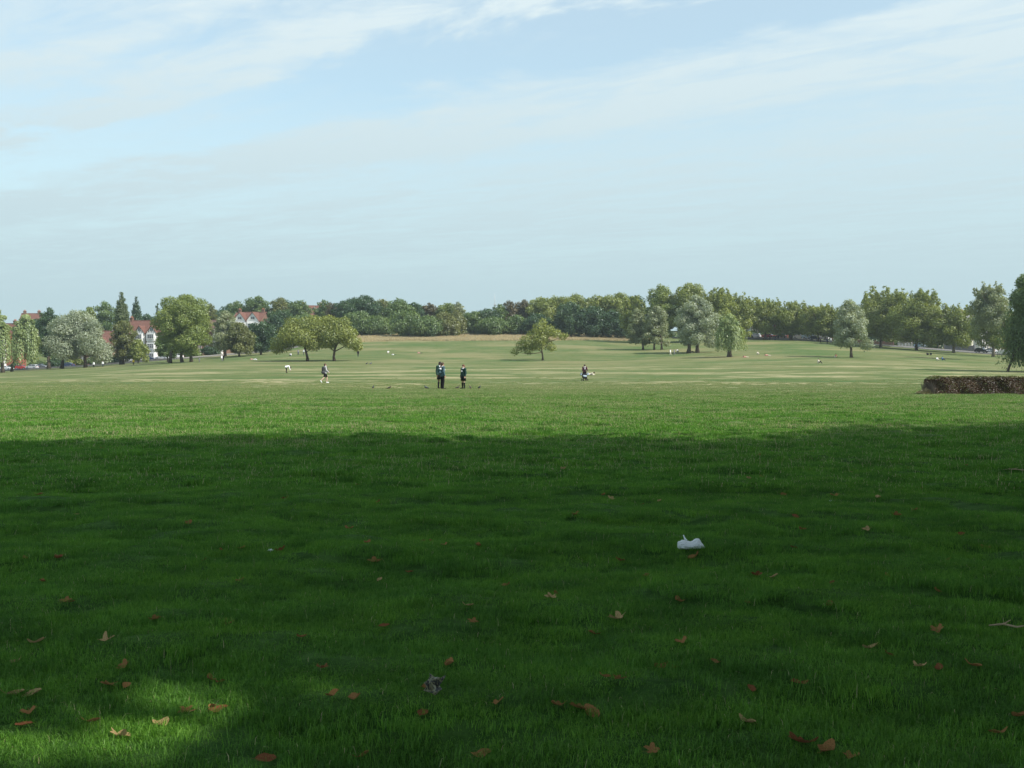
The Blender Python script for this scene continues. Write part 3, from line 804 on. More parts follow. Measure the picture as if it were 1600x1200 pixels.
# --- wood on the brow
W_ = [
 (505, 440, 468, 26, 520, 'round', 'mid', 'small rounded treetop between red roof and the paired trees, on skyline'),
 (517, 422, 472, 22, 520, 'round', 'copper', 'reddish brown treetop on the skyline behind the right paired tree'),
 (535, 420, 469, 34, 520, 'round', 'dark', 'dark treetop on the skyline right of the reddish treetop'),
 (568, 412, 461, 56, 525, 'round', 'dark', 'tall dark rounded tree, highest of the wood left of its centre'),
 (595, 416, 467, 32, 524, 'round', 'olive', 'brownish shoulder tree on the right of the tall dark rounded tree'),
 (560, 396, 486, 50, 526, 'round', 'mid', 'bluish green tree in front of the tall dark rounded tree'),
 (590, 392, 494, 52, 525, 'dome', 'mid', 'low spreading green tree where the wood meets the straw grass on the left'),
 (621, 410, 467, 52, 524, 'round', 'mid', 'broad flat topped green tree right of the tall dark one'),
 (648, 412, 473, 38, 524, 'round', 'dark', 'dark treetop left of the rust coloured tree'),
 (672, 414, 474, 34, 524, 'round', 'copper', 'rust coloured treetop on the skyline of the wood'),
 (697, 412, 473, 36, 524, 'round', 'lime', 'light green treetop right of the rust coloured one'),
 (716, 408, 471, 22, 524, 'round', 'grey', 'greyish narrow treetop at the right shoulder of the wood'),
 (638, 380, 486, 60, 528, 'dome', 'mid', 'leafy tree standing forward at the left of the thicket on straw grass'),
 (668, 376, 494, 58, 529, 'dome', 'mid', 'bushy tree at the front of the thicket, branches down to straw grass'),
 (694, 378, 488, 46, 528, 'dome', 'olive', 'olive tree in the thicket beside the tawny conical one'),
 (713, 384, 484, 30, 525, 'column', 'olive', 'tawny brown conical tree at the right end of the thicket'),
 (740, 392, 486, 36, 523, 'round', 'mid', 'first green tree right of the notch in the wood'),
 (762, 395, 482, 40, 523, 'round', 'dark', 'dark green tree below the thin mast'),
 (780, 398, 475, 26, 523, 'round', 'mid', 'small treetop just right of the thin mast'),
 (796, 400, 469, 24, 523, 'round', 'copper', 'brownish treetop right of the thin mast'),
 (772, 386, 496, 54, 523, 'dome', 'mid', 'low broad tree behind straw grass under the thin mast'),
 (808, 388, 492, 46, 523, 'dome', 'mid', 'green tree behind the left side of the lone meadow tree'),
 (818, 402, 468, 34, 523, 'round', 'copper', 'brown tinged treetop above the lone meadow tree'),
 (846, 398, 464, 48, 523, 'round', 'plane', 'yellow green plane top above the lone meadow tree'),
 (840, 385, 490, 50, 524, 'dome', 'dark', 'dark tree directly behind the lone meadow tree'),
 (868, 400, 462, 34, 523, 'round', 'plane', 'yellow green treetop left of the flat topped plane'),
 (896, 400, 459, 56, 523, 'round', 'plane', 'flat topped yellow green plane above the dark evergreens'),
 (932, 400, 461, 42, 523, 'round', 'plane', 'yellow green plane above the middle evergreen'),
 (964, 398, 457, 56, 523, 'round', 'plane', 'tall yellow green plane above the right evergreen'),
 (892, 378, 472, 52, 529, 'round', 'dark', 'left of the three dark evergreens at the wood edge'),
 (926, 377, 478, 48, 529, 'round', 'dark', 'middle of the three dark evergreens at the wood edge'),
 (955, 377, 484, 44, 529, 'round', 'dark', 'right of the three dark evergreens at the wood edge'),
]
for (px, d, top, w, bot, sh, lk, lab) in W_:
    tree(px, d, top, w*1.12, bot, sh, lk, lab, GW, 'woodland_tree', dens=.95)
# --- centre right
C_ = [
 (990, 352, 460, 40, 525, 'open', 'plane', 'yellow green plane behind the pair of grey willows'),
 (1033, 345, 444, 46, 530, 'round', 'lime', 'tall pale green plane top left of the highest plane'),
 (1078, 342, 441, 62, 530, 'round', 'plane', 'highest plane tree, rising behind the big silvery willow'),
 (1122, 342, 447, 62, 530, 'open', 'plane', 'loose topped plane right of the highest plane'),
 (1156, 346, 456, 46, 528, 'open', 'plane', 'plane tree behind the round weeping willow'),
]
for (px, d, top, w, bot, sh, lk, lab) in C_:
    tree(px, d, top, w*1.1, bot, sh, lk, lab, GP, 'plane_tree', dens=.95)
tree(995, 300, 481, 36, 541, 'billow', 'grey', 'left grey willow of the close pair in the middle right', 'meadow willows', 'willow_tree', ((10, 0),), .3, leafsz=.34)
tree(1026, 297, 477, 50, 542, 'billow', 'grey', 'right grey brown willow of the close pair in the middle right', 'meadow willows', 'willow_tree', ((-4, 0), (8, 0)), .3, leafsz=.34)
tree(1089, 272, 461, 80, 544, 'billow', 'silver', 'big silvery willow with two trunks, taller than its neighbours', 'meadow willows', 'willow_tree', ((-13, 0), (1, 0)), .5, leafsz=.33, seed=77)
tree(1140, 241, 490, 56, 551, 'weep', 'willow', 'small round weeping willow with dark trunk right of the silvery willow', 'meadow willows', 'willow_tree', ((0, 0),), .55, leafsz=.26)
tree(1328, 232, 468, 66, 547, 'billow', 'silver', 'single silvery grey willow in front of the road planes', 'meadow willows', 'willow_tree', ((2, 0),), .3, leafsz=.29, seed=31)
# --- row along the right road
R_ = [
 (1196, 352, 464, 58, 521, 'first plane of the road row, right of the weeping willow'),
 (1236, 347, 470, 56, 523, 'second plane of the road row, over the dark parked car'),
 (1278, 341, 472, 58, 525, 'third plane of the road row, over the white van'),
 (1312, 338, 478, 40, 528, 'plane half hidden behind the single silvery willow'),
 (1376, 319, 448, 84, 533, 'tall plane right of the single silvery willow'),
 (1432, 306, 447, 80, 540, 'tall plane above the pale blue car'),
 (1490, 298, 474, 66, 541, 'lower plane with pale trunk before the grey garage wall'),
 (1552, 276, 454, 56, 545, 'plane beside the black car at the right'),
]
for (px, d, top, w, bot, lab) in R_:
    tree(px, d, top, w*1.16, bot+2, 'open', 'plane', lab, GP, 'plane_tree', trunk_r=.38, leafsz=.36, dens=.9, bark=BARKP if px > 1480 else BARK)
tree(1546, 236, 438, 62, 520, 'open', 'grey', 'loose grey green treetop joining the big willow at the right edge', GP, 'broadleaf_tree', trunk_r=.3, leafsz=.3, trunk_px=1585)
tree(1640, 152, 418, 160, 580, 'weep', 'mid', 'large weeping willow cut by the right edge, behind the hedge', 'meadow willows', 'willow_tree', ((-66, 1.0), (0, 0)), .16, leafsz=.22, dens=1.9)

# a deeper mass of wood behind, read only as one dark backing
rs = np.random.RandomState(44); LL = []
for px, d, top in [(p, 455+rs.uniform(-12, 25), t) for p, t in
                   list(zip(range(340, 1000, 24), np.interp(range(340, 1000, 24), [340, 400, 470, 500, 560, 640, 730, 770, 850, 1000], [486, 470, 478, 484, 470, 478, 492, 488, 472, 466]))) +
                   list(zip(range(1000, 1320, 26), np.interp(range(1000, 1320, 26), [1000, 1150, 1180, 1320], [466, 470, 492, 496]))) + [(60, 500), (100, 500), (140, 492), (-20, 505)]]:
    g = at(px, d); zt = row_z(top, d); h = zt-g.z; w = 30/F*d
    for k in range(4):
        LL.append((g.x+rs.normal(0, w*.25), d+rs.normal(0, 3), g.z+h*(.25+.2*k), w*.55, w*.5, h*.2))
C, Nn, Ti = crown_from_lobes(rs, LL, 1.0, .7)
V, Fq, T = leaf_quads(rs, C, Nn, 1.2, Ti)
wood = mesh_np('woodland', V, Fq, 4, LEAF['dark'])
wood.data.attributes.new('tint', 'FLOAT', 'POINT').data.foreach_set('value', T.astype(np.float32))
tag(wood, 'deep wood that shows only as dark green between the front trees', 'woodland', kind='stuff')
TREE_TRIS[0] += 2*len(Fq)

# --- the planes the viewer stands under: out of the picture, they throw the broad shade on the lawn
EDGE = ([-400, 0, 150, 250, 400, 550, 700, 850, 930, 1000, 1100, 1200, 1350, 1450, 1600, 2000], [694, 691, 688, 688, 697, 702, 711, 708, 703, 711, 716, 704, 684, 687, 680, 676])
KX, KY = SDIR.x/SDIR.z, SDIR.y/SDIR.z
def shade_tree(x, y, cxx, cyy, rx, ry, z0, z1, label, seed):
    rs = np.random.RandomState(seed)
    root = empty('plane_tree', (x, y, float(ground_z(x, y)))); tag(root, label, 'tree', 'planes standing over the viewer')
    L = lobes_round(rs, 2*rx, 2*ry, z0, z1, 26, (.30, .42), 'round')
    C, Nn, Ti = crown_from_lobes(rs, L, .30, 1.05)
    C = C+np.array([cxx, cyy, 0])
    gx, gy = C[:, 0]-KX*C[:, 2], C[:, 1]-KY*C[:, 2]
    row = HOR+F*EYE/np.maximum(gy, .5); ppx = 800+F*gx/np.maximum(gy, .5)
    er = np.interp(ppx, *EDGE)+rs.normal(0, 13, len(C))
    keep = (gy < 2) | (row > er)
    for (hx, hy, ha, hb) in ((-1.5, 4.8, 1.05, .52), (-2.0, 4.15, 1.0, .36)):   # thin places that let a little sun through
        keep &= ((((gx-hx)/ha)**2+((gy-hy)/hb)**2) > 1+rs.normal(0, .25, len(C))) | (rs.rand(len(C)) > .985)
    keep &= C[:, 2] > 2.2+.42*np.maximum(C[:, 1], 0)      # clear of the view
    C, Nn, Ti = C[keep], Nn[keep], Ti[keep]
    V, Fq, T = leaf_quads(rs, C-np.array([x, y, 0]), Nn, .36, Ti, .8)
    cr = mesh_np('crown', V, Fq, 4, LEAF['plane'], root)
    cr.data.attributes.new('tint', 'FLOAT', 'POINT').data.foreach_set('value', T.astype(np.float32))
    TREE_TRIS[0] += 2*len(Fq)
    mb = MB(); ox, oy = cxx-x, cyy-y
    mb.tube([(0, 0, -.2), (0, 0, .6), (ox*.1, oy*.1, 3), (ox*.4, oy*.4, 8), (ox*.8, oy*.8, z1*.7)], [.62, .45, .4, .3, .1], 10)
    for k in range(6):
        a = k*1.05
        far_end = Vector((x+ox+rx*.7*math.cos(a), y+oy+ry*.7*math.sin(a), z0+4+k*.5)); start = Vector((x+ox*.2, y+oy*.2, 4.5+k*.4))
        if any(math.hypot(q.x-KX*q.z+1.6, (q.y-KY*q.z-4.7)*1.5) < 1.5 for q in (start.lerp(far_end, t/12) for t in range(13))): continue   # no limb across the gap
        mb.tube([(ox*.2, oy*.2, 4.5+k*.4), (ox*.5+rx*.35*math.cos(a), oy*.5+ry*.35*math.sin(a), z0+2+k*.4), (ox+rx*.7*math.cos(a), oy+ry*.7*math.sin(a), z0+4+k*.5)], [.2, .13, .04], 7)
    mb.build('trunk', BARKP, root, True)
shade_tree(5.5, -2.5, 4.5, 3.5, 9, 9, 8.0, 18, 'plane tree shading the middle of the near lawn, standing out of view', 201)
shade_tree(17.5, 3.0, 15, 8, 9.5, 9.5, 8.6, 19, 'plane tree shading the left of the near lawn, standing out of view', 202)
shade_tree(29, 8, 27.5, 10.5, 9, 9.5, 8.5, 19, 'plane tree shading the far left of the near lawn, out of view', 203)
shade_tree(12, -9, 13, -5, 8.5, 8, 7, 18, 'plane tree behind the viewer, standing out of view', 205)
shade_tree(36, 20, 35, 20, 8, 7, 7, 19, 'plane tree right of the viewer, shading the right of the lawn', 206)

# ------------------------------------------------------------------ houses
BRICK = simple('brick_red', (.26, .105, .07), .9, .1, .3, 2.5)
BRICKB = simple('brick_brown', (.20, .12, .09), .9, .1, .3, 2.5)
TILE = simple('roof_tile_red', (.165, .085, .066), .9, .1, .3, 1.5)
TILEB = simple('roof_tile_brown', (.15, .10, .082), .9, .1, .3, 1.5)
SLATE = simple('roof_slate', (.20, .20, .21), .8, .2, .25, 1.5)
WHITE = simple('white_render', (.80, .79, .76), .7, .2, .06, 1.5)
CREAM = simple('cream_render', (.66, .62, .53), .8, .2, .08, 1.5)
TIMBER = simple('dark_timber', (.05, .04, .035), .8, .2, .2, 4)
GLASS = simple('window_glass', (.05, .06, .07), .15, .6, .3, 2)
STONE = simple('pale_stone', (.48, .45, .40), .9, .1, .2, 2)
DOORG = simple('door_paint', (.05, .10, .08), .5, .3, .1, 2)
POT = simple('chimney_pot', (.42, .19, .11), .9, .1, .2, 4)

def window(parent, x, y, z, w, h, side=-1, bars=1):
    """window on a wall that faces -y at plane y; frame with a recessed pane"""
    t = .09
    mb = MB()
    mb.box(x-w/2, x+w/2, y-.05, y+.02, z, z+t).box(x-w/2, x+w/2, y-.05, y+.02, z+h-t, z+h)
    mb.box(x-w/2, x-w/2+t, y-.05, y+.02, z+t, z+h-t).box(x+w/2-t, x+w/2, y-.05, y+.02, z+t, z+h-t)
    for k in range(bars):
        bx = x-w/2+w*(k+1)/(bars+1); mb.box(bx-.04, bx+.04, y-.05, y+.02, z+t, z+h-t)
    mb.box(x-w/2+t, x+w/2-t, y-.05, y+.02, z+h*.6-.03, z+h*.6+.03)
    f = mb.build('window', WHITE, parent)
    MB().box(x-w/2+t*.5, x+w/2-t*.5, y-.015, y+.01, z+t*.5, z+h-t*.5).build('pane', GLASS, f)
    MB().box(x-w/2-.12, x+w/2+.12, y-.14, y-.052, z-.1, z-.003).build('sill', STONE, f)
    return f

def house(px, d, rz, W, D, eaves, roof_h, label, gables=(), wall=BRICK, roofm=TILE, gmat=WHITE, storeys=2, group='houses beyond the park', dz=0.0, name='house', timber=True):
    g = at(px, d)
    root = empty(name, (g.x, g.y, g.z+dz), rz); tag(root, label, 'house', group)
    y0, y1 = -D/2, D/2
    MB().box(-W/2, W/2, y0, y1, -1.5, eaves).build('wall', wall, root)
    oh = .45; ym = 0
    mb = MB()
    zr = eaves+roof_h; th = .22
    sl = roof_h/(D/2)
    for s in (-1, 1):     # two slopes with thickness
        ye = s*(D/2+oh); ze = eaves-oh*sl
        vs = [(-W/2-oh, ye, ze), (W/2+oh, ye, ze), (W/2+oh, 0, zr), (-W/2-oh, 0, zr)]
        vs2 = [(x, y, z+th) for x, y, z in vs]
        mb.add(vs+vs2, [(0, 1, 2, 3), (7, 6, 5, 4), (0, 4, 5, 1), (1, 5, 6, 2), (2, 6, 7, 3), (3, 7, 4, 0)])
    mb.tube([(-W/2-oh, 0, zr+th), (W/2+oh, 0, zr+th)], [.16, .16], 6)
    rf = mb.build('roof', roofm, root)
    MB().prism([(y0, eaves), (y1, eaves), (0, zr-.03)], -W/2, W/2, 'x').build('end_gable', wall, root)
    for s in (-1, 1):
        x = s*(W/2-1.0)
        c = MB().box(x-.55, x+.55, -.45, .45, zr-1.0, zr+1.1).box(x-.65, x+.65, -.55, .55, zr+1.1, zr+1.3).build('chimney', BRICKB, rf)
        for k in (-1, 0, 1): MB().tube([(x+k*.32, 0, zr+1.29), (x+k*.32, 0, zr+1.8)], [.13, .10], 8).build('chimney_pot', POT, root)
    sh = eaves/storeys
    taken = [(gx-gw/2-.2, gx+gw/2+.2) for gx, gw, _ in gables]
    for gx, gw, gd in gables:
        yb = y0-gd
        MB().box(gx-gw/2, gx+gw/2, yb, y0-.003, -1.5, eaves-.2).build('bay', gmat, root)
        gh = gw*.62
        gb = MB().prism([(gx-gw/2, eaves-.2), (gx+gw/2, eaves-.2), (gx, eaves-.2+gh)], yb-.05, -D/4, 'y').build('gable', gmat, root)
        mb = MB()
        for s in (-1, 1):
            e = (gx+s*(gw/2+.35), eaves-.2-.35*1.24); tpt = (gx, eaves-.2+gh)
            vs = [(e[0], yb-.4, e[1]+.03), (tpt[0], yb-.4, tpt[1]+.03), (tpt[0], 0, tpt[1]+.03), (e[0], 0, e[1]+.03)]
            vs2 = [(x, y, z+.2) for x, y, z in vs]
            mb.add(vs+vs2, [(0, 1, 2, 3), (7, 6, 5, 4), (0, 4, 5, 1), (1, 5, 6, 2), (2, 6, 7, 3), (3, 7, 4, 0)])
        mb.build('gable_roof', roofm, root)
        if timber:
            for k in (-.28, 0, .28):
                hh = gh*(1-abs(k)*2)-.25
                MB().box(gx+k*gw-.09, gx+k*gw+.09, yb-.10, yb-.053, eaves-.15, eaves-.2+max(hh, .3)).build('timber', TIMBER, gb)
        window(root, gx, yb-.055, eaves+.35, gw*.34, 1.1)
        for s in range(storeys):
            z = s*sh+.9
            wb = MB().box(gx-gw*.42, gx+gw*.42, yb-.75, yb-.003, z-.7, z+sh*.52+.25).build('bay_window', gmat, root)
            window(root, gx, yb-.755, z, gw*.66, sh*.5, bars=2)
    for s in range(storeys):
        z = s*sh+.95
        n = max(1, int(W/2.6))
        for k in range(n):
            x = -W/2+W*(k+.5)/n
            if any(a < x < b for a, b in taken): continue
            if s == 0 and k == n//2:
                dr = MB().box(x-.5, x+.5, y0-.06, y0+.05, 0, 2.1).build('door', DOORG, root)
                MB().box(x+.3, x+.38, y0-.12, y0-.061, 1.0, 1.15).build('handle', STONE, dr)
                MB().box(x-.75, x+.75, y0-.7, y0-.003, 2.25, 2.4).build('porch', WHITE, root)
                continue
            window(root, x, y0-.003, z, 1.25, sh*.48)
    return root

house(2, 372, R(-8), 13, 10, 11.5, 4.8, 'tall red brick house with white bays at the left edge behind willows', ((3.6, 3.6, .8), (-3, 3.6, .8)), BRICK, TILE, storeys=3)
house(50, 452, R(6), 8, 9, 8.5, 4.6, 'red tiled roof with chimneys showing above the weeping willow', ((-1.5, 3.0, .6),), BRICK, TILE, storeys=3)
house(158, 366, R(-4), 12, 9, 7.2, 4.2, 'red roofed house mostly hidden behind the silvery willow', ((3, 3.4, .6),), BRICKB, TILE)
house(232, 352, R(-14), 15, 10, 9.6, 3.9, 'brick house with white half timbered gables right of the tall poplars', ((-5.2, 3.2, .7), (.4, 3.6, .8), (5.0, 3.6, .8)), BRICKB, TILE, storeys=3)
house(285, 366, R(-10), 12, 10, 8.6, 3.9, 'red roofed house behind the big rounded yellow green tree', ((2, 3.5, .7),), BRICK, TILE, storeys=3)
house(338, 366, R(-8), 11, 9, 8.0, 3.8, 'brown brick house glimpsed behind the grey green willow', ((2.8, 3.4, .6),), BRICKB, TILEB, WHITE)
house(393, 408, R(-12), 12, 10, 8.8, 3.2, 'house with twin white pointed gables and red roof on the slope', ((-2.2, 5.2, .8), (3.3, 5.2, .8)), BRICKB, TILE, WHITE, dz=1.2, timber=False)
house(488, 458, R(20), 10, 9, 6.2, 4.0, 'house with red tiled roof on the hilltop among trees', (), BRICK, TILE, dz=1.5)
house(1180, 392, R(12), 13, 9, 5.4, 3.4, 'low red brick house behind the first road planes', ((-3, 3.4, .6), (3, 3.4, .6)), BRICK, TILEB)
house(1238, 388, R(12), 13, 9, 5.2, 3.4, 'red brick house behind the second road plane', ((-3, 3.4, .6), (3, 3.4, .6)), BRICK, TILE)
house(1300, 380, R(14), 13, 9, 5.2, 3.4, 'brown brick house behind the white van', ((0, 3.6, .6),), BRICKB, TILEB)
house(1368, 368, R(16), 13, 9, 5.4, 3.4, 'brick house hidden behind the tall plane right of the silvery willow', ((-3, 3.4, .6),), BRICKB, TILEB)
house(1440, 356, R(18), 13, 9, 6.0, 3.6, 'brown house behind the pale blue car', ((3, 3.4, .6),), BRICKB, SLATE, CREAM)
house(1528, 338, R(22), 16, 10, 8.2, 3.8, 'grey roofed house with white bays at the right behind the black car', ((-4.5, 3.6, .7), (2.5, 3.6, .7)), CREAM, SLATE, WHITE, storeys=3)
house(1610, 325, R(24), 14, 10, 6.5, 3.8, 'house with grey roof behind the large right hand willow', ((0, 3.6, .7),), BRICK, SLATE, WHITE)

# front walls along the right road
def low_wall(px0, px1, off, h, mat, label, capm=STONE, group='garden walls along the right road', n=5):
    a = at(px0, road_d(RROAD, px0)+off); b = at(px1, road_d(RROAD, px1)+off)
    v = b-a; L = math.hypot(v.x, v.y)
    root = empty('garden_wall', a, math.atan2(v.y, v.x)); tag(root, label, 'wall', group)
    dz = v.z
    def zb(x): return dz*x/L
    for i in range(n):
        x0, x1 = L*i/n, L*(i+1)/n
        MB().box(x0+.32, x1-.32 if i == n-1 else x1, -.12, .12, -1+min(zb(x0), zb(x1)), h+zb((x0+x1)/2)).build('wall_panel', mat, root)
        MB().box(x0+.30, x1-.34 if i == n-1 else x1-.02, -.18, .18, h+zb((x0+x1)/2)+.003, h+zb((x0+x1)/2)+.09).build('coping', capm, root)
    for i in range(n+1):
        x = L*i/n; MB().box(x-.3 if i else 0, x+.3, -.22, .22, -1+zb(x), h+.35+zb(x)).build('pier', capm, root)
low_wall(1403, 1428, 9.5, 1.4, WHITE, 'short white garden wall left of the pale blue car')
low_wall(1476, 1522, 9.5, 1.9, SLATE, 'grey garden wall behind the lower plane with pale trunk', SLATE)
low_wall(1524, 1580, 9.8, 1.1, WHITE, 'white garden wall with piers behind the black car', WHITE)
low_wall(1172, 1230, 9.5, 1.0, BRICK, 'low red brick garden wall under the first road planes', BRICK)
low_wall(1300, 1395, 9.5, 1.0, BRICKB, 'low brown garden wall behind the single silvery willow', BRICKB, n=7)

# garden shrubs behind the roads
def shrub(px, d, w, h, leafk, label, group):
    rs = np.random.RandomState(int(px*3+d))
    g = at(px, d); root = empty('garden_shrub', g); tag(root, label, 'shrub', group)
    L = lobes_round(rs, w, w*.7, .0, h, 9, (.34, .5), 'dome')
    C, Nn, Ti = crown_from_lobes(rs, L, .42, .62); C[:, 2] = np.maximum(C[:, 2], .05)
    V, Fq, T = leaf_quads(rs, C, Nn, .5, Ti)
    f = mesh_np('foliage', V, Fq, 4, LEAF[leafk], root)
    f.data.attributes.new('tint', 'FLOAT', 'POINT').data.foreach_set('value', T.astype(np.float32))
    mb = MB()
    for k in range(4): mb.tube([(0, 0, -.1), (w*.2*math.cos(k*1.6), w*.15*math.sin(k*1.6), h*.6)], [.06, .02], 5)
    mb.build('stem', BARK, root)
    TREE_TRIS[0] += 2*len(Fq)
GS, GS2, GS3 = 'garden shrubs behind the left road', 'garden shrubs behind the right road', 'bushes at the foot of the wood'
for i, (px, w, h, lk, lab) in enumerate([
    (-8, 7, 2.6, 'mid', 'green garden shrub across the road at the left edge'), (26, 7, 2.2, 'dark', 'dark garden shrub across the road behind the red hatchback'), (58, 8, 3.0, 'mid', 'green garden shrub behind the dark grey parked car'),
    (88, 8, 2.6, 'dark', 'dark garden shrub left of the dark blue car under the silvery willow'), (118, 8, 2.8, 'plane', 'yellow green shrub right of the dark blue car under the silvery willow'), (148, 8, 3.0, 'mid', 'green shrub behind the two white topped people on the left'),
    (178, 8, 2.4, 'dark', 'dark shrub left of the tall poplar foot'), (222, 6, 2.0, 'mid', 'green shrub at the foot of the white gabled house'), (262, 8, 2.2, 'dark', 'dark shrub behind the left trunk of the big rounded tree'),
    (296, 8, 2.6, 'mid', 'green shrub behind the right trunk of the big rounded tree'), (328, 8, 3.2, 'dark', 'dark shrub at the foot of the brown brick house')]):
    shrub(px, road_d(LROAD, px)+10.5, w, h, lk, lab, GS)
for i, (px, w, h, lk, lab) in enumerate([
    (1172, 8, 2.6, 'dark', 'dark shrub behind the black car nearest the weeping willow'), (1206, 8, 2.8, 'mid', 'green shrub behind the maroon car'), (1236, 8, 2.4, 'dark', 'dark shrub behind the second road plane'),
    (1262, 7, 3.0, 'olive', 'olive shrub behind the pale blue van'), (1300, 8, 3.0, 'dark', 'dark shrub right of the white van'), (1335, 9, 3.2, 'mid', 'green shrub behind the single silvery willow across the road'),
    (1366, 9, 3.4, 'dark', 'dark shrub behind the tall plane right of the silvery willow'), (1395, 7, 3.0, 'mid', 'green shrub left of the short white garden wall'), (1455, 9, 3.0, 'dark', 'dark shrub right of the pale blue hatchback')]):
    shrub(px, road_d(RROAD, px)+12.5, w, h, lk, lab, GS2)
for i, (px, d, w, h, lab) in enumerate([(400, 338, 7, 4, 'bush below the dark tree right of the twin white gables'), (425, 352, 8, 4.5, 'bush at the left of the left paired meadow tree'), (450, 362, 9, 5, 'bush behind the left paired meadow tree'),
    (480, 372, 9, 5, 'bush showing between the trunks of the paired meadow trees'), (508, 378, 9, 5, 'bush behind the right paired meadow tree trunk'), (537, 384, 9, 5.5, 'bush at the left end of the straw grass bank'),
    (980, 372, 9, 6, 'bush right of the three dark evergreens'), (1010, 376, 9, 6, 'bush behind the pair of grey willows'), (1036, 380, 9, 6, 'bush behind the gap right of the grey willows')]):
    shrub(px, d, w, h, ['dark', 'mid'][i % 2], lab, GS3)

# ------------------------------------------------------------------ mast
g = at(773, 470); mz = row_z(459, 470)-g.z
root = empty('radio_mast', g); tag(root, 'thin pale mast rising above the trees at the centre skyline', 'mast')
STEEL = simple('galvanised_steel', (.62, .63, .64), .5, .4, .1, 3)
MB().tube([(0, 0, -.3), (0, 0, mz*.85), (0, 0, mz)], [.16, .11, .05], 8).build('pole', STEEL, root, True)
MB().tube([(-.45, 0, mz-5.2), (.45, 0, mz-5.2)], [.14, .14], 8).build('aerial_bracket', TIMBER, root)
for k in (-.4, .4): MB().tube([(k, 0, mz-5.6), (k, 0, mz-4.4)], [.09, .09], 6).build('aerial', STEEL, root)

# ------------------------------------------------------------------ cars
TYRE = simple('tyre_rubber', (.02, .02, .02), .9, .2, .2, 8)
RIM = simple('wheel_rim', (.45, .46, .47), .35, .5, .1, 8, .6)
LAMPG = simple('headlamp_glass', (.75, .77, .78), .1, .6, .05, 8)
LAMPR = simple('tail_lamp_red', (.35, .02, .015), .2, .5, .1, 8)
CARG = simple('car_glass', (.03, .04, .045), .06, .6, .1, 2)
BLACKP = simple('black_plastic', (.025, .025, .025), .6, .3, .1, 5)
def paint(n, c): return simple('paint_'+n, c, .22, .5, .04, 2)

def car_mesh(kind):
    if kind == 'hatch':
        L, Wd = 4.0, 1.70
        low = [(-1.98, .35), (-1.95, .62), (-1.90, .86), (-1.72, .93), (.72, .93), (1.55, .80), (1.92, .66), (1.98, .45), (1.90, .25), (-1.90, .25)]
        cab = [(-1.80, .92), (-1.62, 1.30), (-1.35, 1.44), (-.2, 1.48), (.25, 1.42), (.98, .90)]
    elif kind == 'saloon':
        L, Wd = 4.5, 1.74
        low = [(-2.22, .35), (-2.20, .70), (-2.12, .90), (-1.30, .95), (.75, .93), (1.75, .82), (2.15, .66), (2.22, .45), (2.12, .25), (-2.12, .25)]
        cab = [(-1.62, .93), (-1.00, 1.36), (-.6, 1.43), (.05, 1.43), (.35, 1.38), (1.02, .90)]
    else:   # van
        L, Wd = 4.9, 1.9
        low = [(-2.42, .35), (-2.42, 1.05), (-2.40, 1.10), (1.35, 1.10), (1.95, 1.02), (2.35, .80), (2.44, .5), (2.36, .27), (-2.36, .27)]
        cab = [(-2.40, 1.09), (-2.36, 1.85), (-2.25, 1.98), (.55, 2.02), (.95, 1.92), (1.62, 1.05)]
    return L, Wd, low, cab
WX = {'hatch': (-1.25, 1.22), 'saloon': (-1.38, 1.36), 'van': (-1.5, 1.45)}

